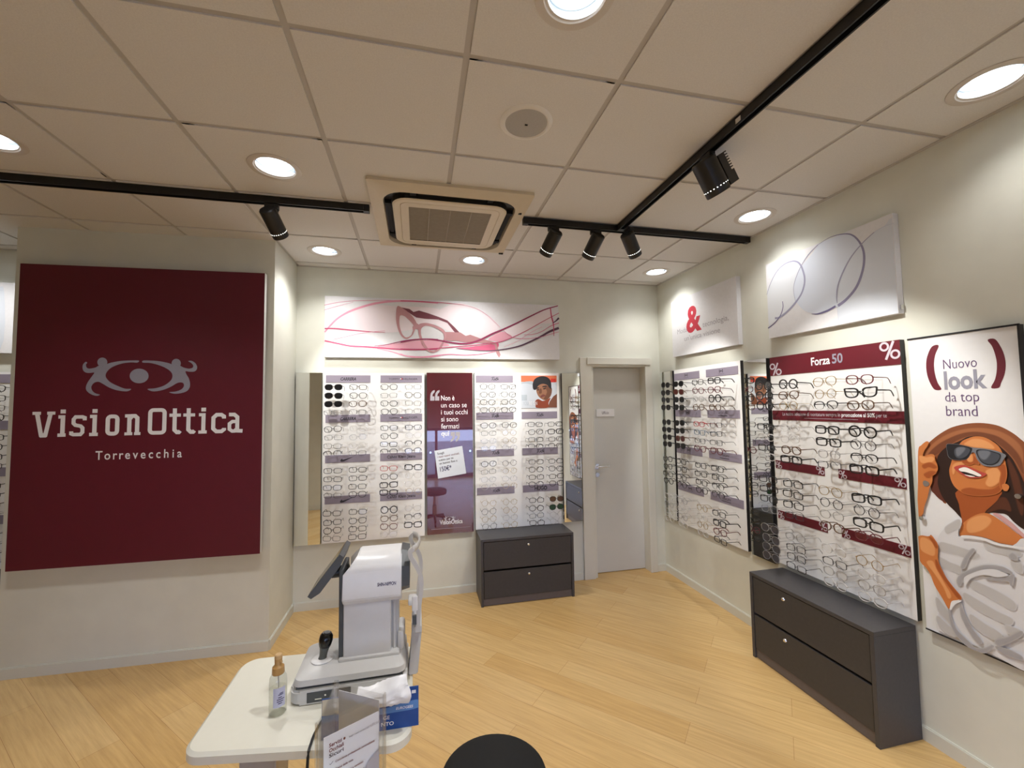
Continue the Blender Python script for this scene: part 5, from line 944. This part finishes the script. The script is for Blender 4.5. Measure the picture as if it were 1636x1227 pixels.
# moving stage: plateau for the joystick, sloping front edge
bm = BM(); LO = quad_round([(-.398,1.520), (-.040,1.520), (-.040,1.750), (-.398,1.750)], .03, 5); MI = quad_round([(-.392,1.522), (-.042,1.522), (-.042,1.748), (-.392,1.748)], .03, 5); HI = quad_round([(-.362,1.552), (-.055,1.548), (-.055,1.722), (-.345,1.722)], .03, 5)
va, vb = rr_ring(bm, LO, Z(.808), MI, Z(.826)); bm.faces.new(va); va, vb = rr_ring(bm, MI, Z(.826), HI, Z(.848)); bm.faces.new(vb); bmesh.ops.remove_doubles(bm, verts=bm.verts, dist=1e-5); obj('moving_stage', bm, GREYM, ar, True)
bm = BM(); lathe(bm, [(0,0),(.034,0),(.036,.003),(.029,.006),(.018,.005),(0,.005)], 28, (-.318, 1.592, Z(.8482))); obj('joystick_collar', bm, WHM, ar, True)
j0 = Vector((-.318, 1.592, Z(.851))); jd = Vector((.018, 0, .11)).normalized()
bm = BM(); lathe(bm, [(0,0),(.014,0),(.012,.008),(.0135,.024),(.017,.043),(0,.043)], 24, j0, jd); obj('joystick_shaft', bm, mat('joystick_grey', (.10,.11,.10), .35, noise=.03), ar, True)
bm = BM(); lathe(bm, [(0,.040),(.018,.040),(.0205,.048),(.0225,.062),(.021,.076),(.015,.085),(0,.087)], 24, j0, jd); jb = tag(obj('joystick_grip', bm, mat('gloss_black', (.008,.008,.008), .15, noise=.02), ar, True), 'glossy black joystick grip')
bm = BM(); lathe(bm, [(0,.086),(.010,.086),(.010,.088),(0,.0885)], 18, j0, jd); obj('trigger_button', bm, mat('button_grey', (.25,.26,.27), .3, noise=.02), jb, True)
bm = BM(); box(bm, -.249, -.092, 1.566, 1.704, Z(.846), Z(1.052), bev=.006); obj('column', bm, WHM, ar, True)
bm = BM(); box(bm, -.264, -.249, 1.570, 1.700, Z(.850), Z(1.150), bev=.004); obj('rear_cover', bm, DARKM, ar)
bm = BM(); prism(bm, [(1.582,Z(.846)),(1.582,Z(1.045)),(1.69,Z(1.045)),(1.69,Z(.846))], -.094, -.066, 'x'); bmesh.ops.bevel(bm, geom=[e for e in bm.edges], offset=.010, segments=2, affect='EDGES'); obj('column_front', bm, GREYM, ar, True)
bm = BM(); box(bm, -.072, -.046, 1.578, 1.694, Z(.846), Z(.915), bev=.012); box(bm, -.262, -.062, 1.556, 1.714, Z(.845), Z(.858), bev=.004); obj('column_foot', bm, GREYM, ar, True)
bm = BM(); prism(bm, [(1.566,Z(1.030)),(1.540,Z(1.054)),(1.540,Z(1.142)),(1.552,Z(1.165)),(1.588,Z(1.190)),(1.682,Z(1.190)),(1.718,Z(1.165)),(1.730,Z(1.142)),(1.730,Z(1.054)),(1.704,Z(1.030))], -.250, -.055, 'x')
for v in bm.verts:
    if v.co.x < -.2 and v.co.z > Z(1.155): v.co.x = -.222 + (.018 if v.co.z > Z(1.18) else 0)
bmesh.ops.bevel(bm, geom=[e for e in bm.edges], offset=.0035, segments=2, affect='EDGES'); hd = obj('measuring_head', bm, WHM, ar, True)
a = Art(); a.text('SHIN-NIPPON', -.135, Z(1.093), .0115, 'navy', width=.062, bold=.02, shear=.1); a.done('lettering', hd, 1.540)
bm = BM(); prism(bm, [(1.580,Z(1.055)),(1.552,Z(1.078)),(1.552,Z(1.150)),(1.594,Z(1.194)),(1.676,Z(1.194)),(1.718,Z(1.150)),(1.718,Z(1.078)),(1.69,Z(1.055))], -.056, -.028, 'x')
for v in bm.verts:
    if v.co.x > -.03: v.co.z = Z(1.12)+(v.co.z-Z(1.12))*.90
obj('measuring_window', bm, DARKM, ar)
# tilted screen
ma, mb = Vector((-.252, 0, Z(1.200))), Vector((-.352, 0, Z(1.070))); md = (mb-ma).normalized(); mn = Vector((md.z, 0, -md.x)); L_ = (mb-ma).length
if mn.x > 0: mn = -mn
bm = BM(); prism(bm, [((ma+mn*q+md*w).x, (ma+mn*q+md*w).z) for w, q in ((0,.010),(L_,.010),(L_,-.004),(L_-.03,-.016),(.030,-.016),(.012,-.010),(0,-.006))], 1.555, 1.715, 'y'); sc = obj('screen', bm, DARKM, ar)
bm = BM(); prism(bm, [((ma+mn*q+md*w).x, (ma+mn*q+md*w).z) for w, q in ((.012,.0105),(L_-.014,.0105),(L_-.014,.0098),(.012,.0098))], 1.565, 1.705, 'y'); obj('display_glass', bm, mat('screen_glass', (.01,.012,.015), .1, noise=.02), sc)
mc = ma+md*(L_*.55)-mn*.012
bm = BM(); tube(bm, [mc+Vector((0,YC,0)), (-.268,YC,Z(1.122)), (-.240,YC,Z(1.126))], .020, 12); obj('screen_arm', bm, BLACK, ar, True)
# chin rest
CHM = mat('chinrest_grey', (.60,.59,.58), .35, noise=.01)
bm = BM(); prism(bm, [(-.034,Z(.752)),(.000,Z(.752)),(.014,Z(.90)),(.014,Z(.935)),(-.022,Z(.935)),(-.022,Z(.87))], 1.59, 1.68, 'y'); bmesh.ops.bevel(bm, geom=[e for e in bm.edges], offset=.004, segments=2, affect='EDGES'); obj('chinrest_post', bm, CHM, ar, True)
for yy in (1.545, 1.725):
    bm = BM(); tube(bm, open_smooth3([(.0,yy,Z(.925)),(.004,yy,Z(1.0)),(.012,yy,Z(1.07)),(.010,yy,Z(1.115)),(-.008,yy,Z(1.155)),(-.022,yy,Z(1.178)),(-.026,yy,Z(1.198)),(-.014,yy,Z(1.210))]), .0115, 4, up=(0,1,0), sx=.9); obj('side_rail', bm, CHM, ar, True)
bm = BM(); tube(bm, open_smooth3([(-.018,1.545,Z(1.206)),(-.002,1.57,Z(1.208)),(.006,1.635,Z(1.208)),(-.002,1.70,Z(1.208)),(-.018,1.725,Z(1.206))]), .012, 8, up=(0,0,1), sx=.4); obj('forehead_band', bm, CHM, ar, True)
bm = BM(); box(bm, -.012, .014, 1.538, 1.732, Z(.920), Z(.945), bev=.004); obj('cross_bar', bm, CHM, ar)
bm = BM(); box(bm, -.034, -.004, 1.605, 1.665, Z(.985), Z(1.005), bev=.006); tube(bm, [(-.012,YC,Z(.94)),(-.012,YC,Z(.99))], .008, 10); obj('chin_cup', bm, WHM, ar, True)
bm = BM(); box(bm, -.020, .000, 1.530, 1.538, Z(1.000), Z(1.050), bev=.003); obj('height_mark', bm, WHM, ar)
bm = BM(); box(bm, -.018, -.004, 1.529, 1.537, Z(.955), Z(.985)); obj('height_window', bm, DARKM, ar)
bm = BM(); tube(bm, open_smooth3([(-.262,1.517,Z(.768)),(-.268,1.46,Z(.768)),(-.290,1.40,Z(.757)),(-.296,1.345,Z(.756)),(-.298,1.310,Z(.72)),(-.296,1.305,Z(.50))]), .004, 8); obj('cable', bm, BLACK, ar, True)
# spray bottle
sb = thing('spray_bottle', 'clear spray bottle with gold cap on the white table', 'bottle', (-.431, 1.506, .75))
bm = BM(); lathe(bm, [(0,.0015),(.022,.0005),(.0255,.006),(.0255,.095),(.024,.110),(.018,.122),(.0135,.127)], 32); obj('bottle_body', bm, clear_mat('clear_plastic', (.90,.91,.90), .04, 1.5), sb, True)
bm = BM(); lathe(bm, [(0,.003),(.021,.003),(.024,.008),(.024,.078),(0,.078)], 28); obj('liquid', bm, clear_mat('clear_liquid', (.965,.965,.94), .02, .8), sb, True)
GOLD = mat('gold_plastic', srgb(188,146,88), .4, noise=.03)
bm = BM(); lathe(bm, [(0,.121),(.0175,.121),(.0180,.124),(.0172,.142),(.0120,.147),(.0105,.150),(.0112,.168),(0,.168)], 28); cp_ = tag(obj('cap', bm, GOLD, sb, True), 'gold spray cap')
bm = BM(); lathe(bm, [(0,.167),(.0113,.167),(.0115,.172),(.0105,.178),(.008,.180),(0,.180)], 24); tube(bm, [(.008,-.006,.160), (.013,-.010,.160)], .003, 8); obj('spray_nozzle', bm, mat('nozzle_tan', srgb(206,170,120), .4, noise=.02), cp_, True)
bm = BM(); tube(bm, [(0,0,.12), (.004,.002,.012)], .0018, 6); obj('dip_tube', bm, WHM, sb)
bm = BM(); R_ = .0258; A_, B_ = [], []
for k in range(11):
    t = -PI/2-.25+k*.14; A_.append(bm.verts.new((R_*math.cos(t), R_*math.sin(t), .030))); B_.append(bm.verts.new((R_*math.cos(t), R_*math.sin(t), .088)))
for k in range(10): bm.faces.new((A_[k], A_[k+1], B_[k+1], B_[k]))
lb = obj('label_sticker', bm, mat('sticker_lilac', srgb(196,198,224), .5, noise=.02), sb, True)
bm = BM()
for z_, w0, w1 in ((.070,5,8),(.066,4,8),(.058,4,7),(.052,3,9),(.046,3,8),(.040,4,7)):
    R2 = .0261; vs = [[bm.verts.new((R2*math.cos(-PI/2-.25+k*.14), R2*math.sin(-PI/2-.25+k*.14), z_+q)) for k in range(w0, w1+1)] for q in (0, .0025)]
    for k in range(w1-w0): bm.faces.new((vs[0][k], vs[0][k+1], vs[1][k+1], vs[1][k]))
obj('lettering', bm, ink('navy'), lb)
# blue card on the table edge and the crumpled white packet behind it
bc = thing('promotional_card', 'blue promotional card standing at the front edge of the table', 'card', (-.272, 1.352, .7505), -.02)
bm = BM(); prism(bm, [(0,0),(.003,0),(.009,.110),(.006,.110)], 0, .274, 'x'); obj('card_face', bm, mat('card_blue', srgb(14,72,150), .35, noise=.02), bc)
a = Art((.001,.273,.001,.109)); a.poly([(.0,.048),(.10,.046),(.19,.046),(.274,.050),(.274,.072),(.23,.070),(.18,.062),(.10,.062),(.0,.064)], 'blue2', True); a.poly([(.0,.066),(.10,.064),(.18,.066),(.222,.076),(.242,.092),(.248,.109),(.0,.109)], 'cream')
a.rect(.254,.266,.092,.101,'white'); a.text('EUROGEES', .208, .053, .0070, 'white', width=.050, bold=.02, shear=.2); a.text('GE', .190, .030, .010, 'white', width=.018, align='RIGHT'); a.text('NTO', .202, .013, .010, 'white', width=.036, align='RIGHT', bold=.02); o = a.done('printed_face', bc, 0); o.rotation_euler = (-.054, 0, 0); o.location = (0, -.0005, 0)
bm = BM(); prism(bm, [(.006,.09),(.045,.0),(.047,.0),(.008,.09)], .10, .17, 'x'); obj('easel_back', bm, CANV, bc)
pk = bpy.data.meshes.new('crumpled_packet'); bm = BM(); rnd = random.Random(3); NU, NV = 18, 14; G_ = []
from mathutils import noise as MN
for sgn in (1, -1):
    row = []
    for i in range(NU+1):
        r_ = []
        for j in range(NV+1):
            u, v = i/NU, j/NV; e_ = (4*u*(1-u))**.4*(4*v*(1-v))**.4
            n1 = MN.noise(Vector((u*4, v*4, 1.7)))*.016 + abs(MN.noise(Vector((u*9, v*7, 4.1))))*.010
            x = -.176+.150*u+.010*math.sin(v*5)*(u-.3); z = .080+.048*v+.014*u*v-.006*math.sin(u*6)*v+.012*(1-u)*(1-v)
            r_.append(bm.verts.new((x, 1.324-sgn*.008*e_+n1*.6+.036*v*v, z)))
        row.append(r_)
    G_.append(row)
    for i in range(NU):
        for j in range(NV): bm.faces.new((row[i][j], row[i+1][j], row[i+1][j+1], row[i][j+1]))
bmesh.ops.remove_doubles(bm, verts=bm.verts, dist=.0002)
o = obj('crumpled_packet', bm, mat('white_film', (.80,.80,.83), .3, noise=.02), None, True, loc=(0, 0, .7505)); tag(o, 'crumpled white packet draped over the blue card', 'packet')
# three sided clear leaflet stand on the near counter
CT = .84
ct = thing('counter', 'small white counter under the clear leaflet stand', 'counter', (-.155, .90, 0))
bm = BM(); prism(bm, [(-.14,-.22), (.095,-.22), (.095,.135), (.03,.222), (-.14,.222)], CT-.03, CT, 'z'); obj('worktop', bm, TOPM, ct)
bm = BM(); prism(bm, [(-.12,-.20), (.075,-.20), (.075,.12), (.02,.20), (-.12,.20)], 0, CT-.031, 'z'); obj('body', bm, WHM, ct)
V1, V2, V3 = Vector((-.205,.971)), Vector((-.195,1.117)), Vector((-.071,1.041)); cc = (V1+V2+V3)/3
lh = thing('leaflet_stand', 'three-sided clear acrylic leaflet stand in the foreground', 'leaflet holder', (cc.x, cc.y, CT+.0004))
SIDES = [(V1, V3), (V3, V2), (V2, V1)]
for p, q in SIDES:
    d_ = (q-p).normalized(); n_ = Vector((d_.y, -d_.x)); p_, q_ = p-cc, q-cc
    for off in (0, -.0055):
        bm = BM(); P_ = [p_+n_*off, q_+n_*off, q_+n_*(off-.002), p_+n_*(off-.002)]; prism(bm, [(v.x, v.y) for v in P_], .002, .210 if off else .205, 'z'); obj('panel', bm, ACRY, lh)
    bm = BM(); P_ = [p_+n_*.0006-d_*.0, p_+n_*.0006+d_*.0035, p_-n_*.009+d_*.0035, p_-n_*.009]; prism(bm, [(v.x, v.y) for v in P_], .001, .2105, 'z'); obj('edge_strip', bm, clear_mat('acrylic_edge', (.90,.91,.92), .05, 2.0) if 'acrylic_edge' not in MATS else MATS['acrylic_edge'], lh)
bm = BM(); prism(bm, [((v-cc).x*.97, (v-cc).y*.97) for v in (V1, V3, V2)], 0, .003, 'z'); obj('base_plate', bm, ACRY, lh)
def leaflet(p, q, label, h, text):
    d_ = (q-p).normalized(); n_ = Vector((d_.y, -d_.x)); ang = math.atan2(d_.y, d_.x); L0 = (q-p).length
    s0 = p+d_*.016-n_*.0034
    t = thing('leaflet', label, 'leaflet', (s0.x, s0.y, CT+.0035), ang)
    w_ = L0-.032; bm = BM(); box(bm, 0, w_, 0, .0012, 0, h); obj('paper', bm, mat('leaflet_paper', (.82,.83,.86), .5, noise=.01), t)
    if text:
        a = Art((.001, w_-.001, .001, h-.001))
        for k, (s_, c_) in enumerate((('Servizi', 'burg'), ('Occhiali', 'burg'), ('Sicuri', 'ink2'))): a.text(s_, .011, h-.024-.0105*k, .0075, c_, width=.030-(.002*(2-k) if k != 1 else 0), bold=.02)
        a.poly([(.0425+.0022*math.cos(x), h-.0205+.0028*math.sin(x)) for x in [i*.5 for i in range(12)]], 'burg')
        a.text('Scegli i nostri servizi', .052, h-.024, .0035, 'ink2', width=.034); a.text('certificati', .087, h-.0245, .0065, 'silver', width=.034)
        for k, s_ in enumerate(('Consulenza professionale personalizzata', 'Esame della vista', 'Test delle lenti a contatto', 'Controllo e pulizia occhiali', 'Assistenza e garanzia', 'Consegna rapida')):
            z_ = h-.060-.0155*k; a.stroke([(.012, z_+.003), (.014, z_+.001), (.019, z_+.005)], .0009, 'ink2'); a.text(s_, .024, z_, .0042, 'burg', width=min(.085, .0022*len(s_)), bold=.02)
        a.poly([(.075,.0), (.080,.055), (.095,.078), (.115,.090), (w_,.094), (w_,0)], 'silver', False)
        a.done('printed_face', t, 0)
leaflet(V1, V3, 'white printed leaflet inside the front of the clear stand', .172, True)
leaflet(V3, V2, 'blank grey side of a leaflet in the back of the clear stand', .190, False)
# stool
st = thing('stool', 'round black stool at the bottom edge of the photo', 'stool', (.245, 1.435, 0))
bm = BM(); lathe(bm, [(0,.418),(.150,.418),(.172,.424),(.179,.440),(.180,.470),(.174,.488),(.150,.497),(0,.501)], 48); obj('seat', bm, mat('black_vinyl', (.007,.0075,.008), .6, spec=.25, noise=.08, nscale=60, bump=.05), st, True)
bm = BM(); lathe(bm, [(0,.10),(.030,.10),(.030,.26),(.018,.265),(.018,.41),(.06,.418),(0,.418)], 24); obj('column', bm, CHROME, st, True)
for k in range(5):
    a_ = 2*PI*k/5+.3; c_, s_ = math.cos(a_), math.sin(a_)
    bm = BM(); tube(bm, [(.02*c_, .02*s_, .105), (.24*c_, .24*s_, .072)], [.020, .014], 8); lg = obj('leg', bm, BLACK, st, True)
    bm = BM(); lathe(bm, [(0,-.012),(.028,-.012),(.030,-.006),(.030,.006),(.028,.012),(0,.012)], 20, (.24*c_, .24*s_, .030), (-s_, c_, 0)); tube(bm, [(.24*c_, .24*s_, .04), (.24*c_, .24*s_, .075)], .008, 8); obj('caster', bm, BLACK, lg, True)
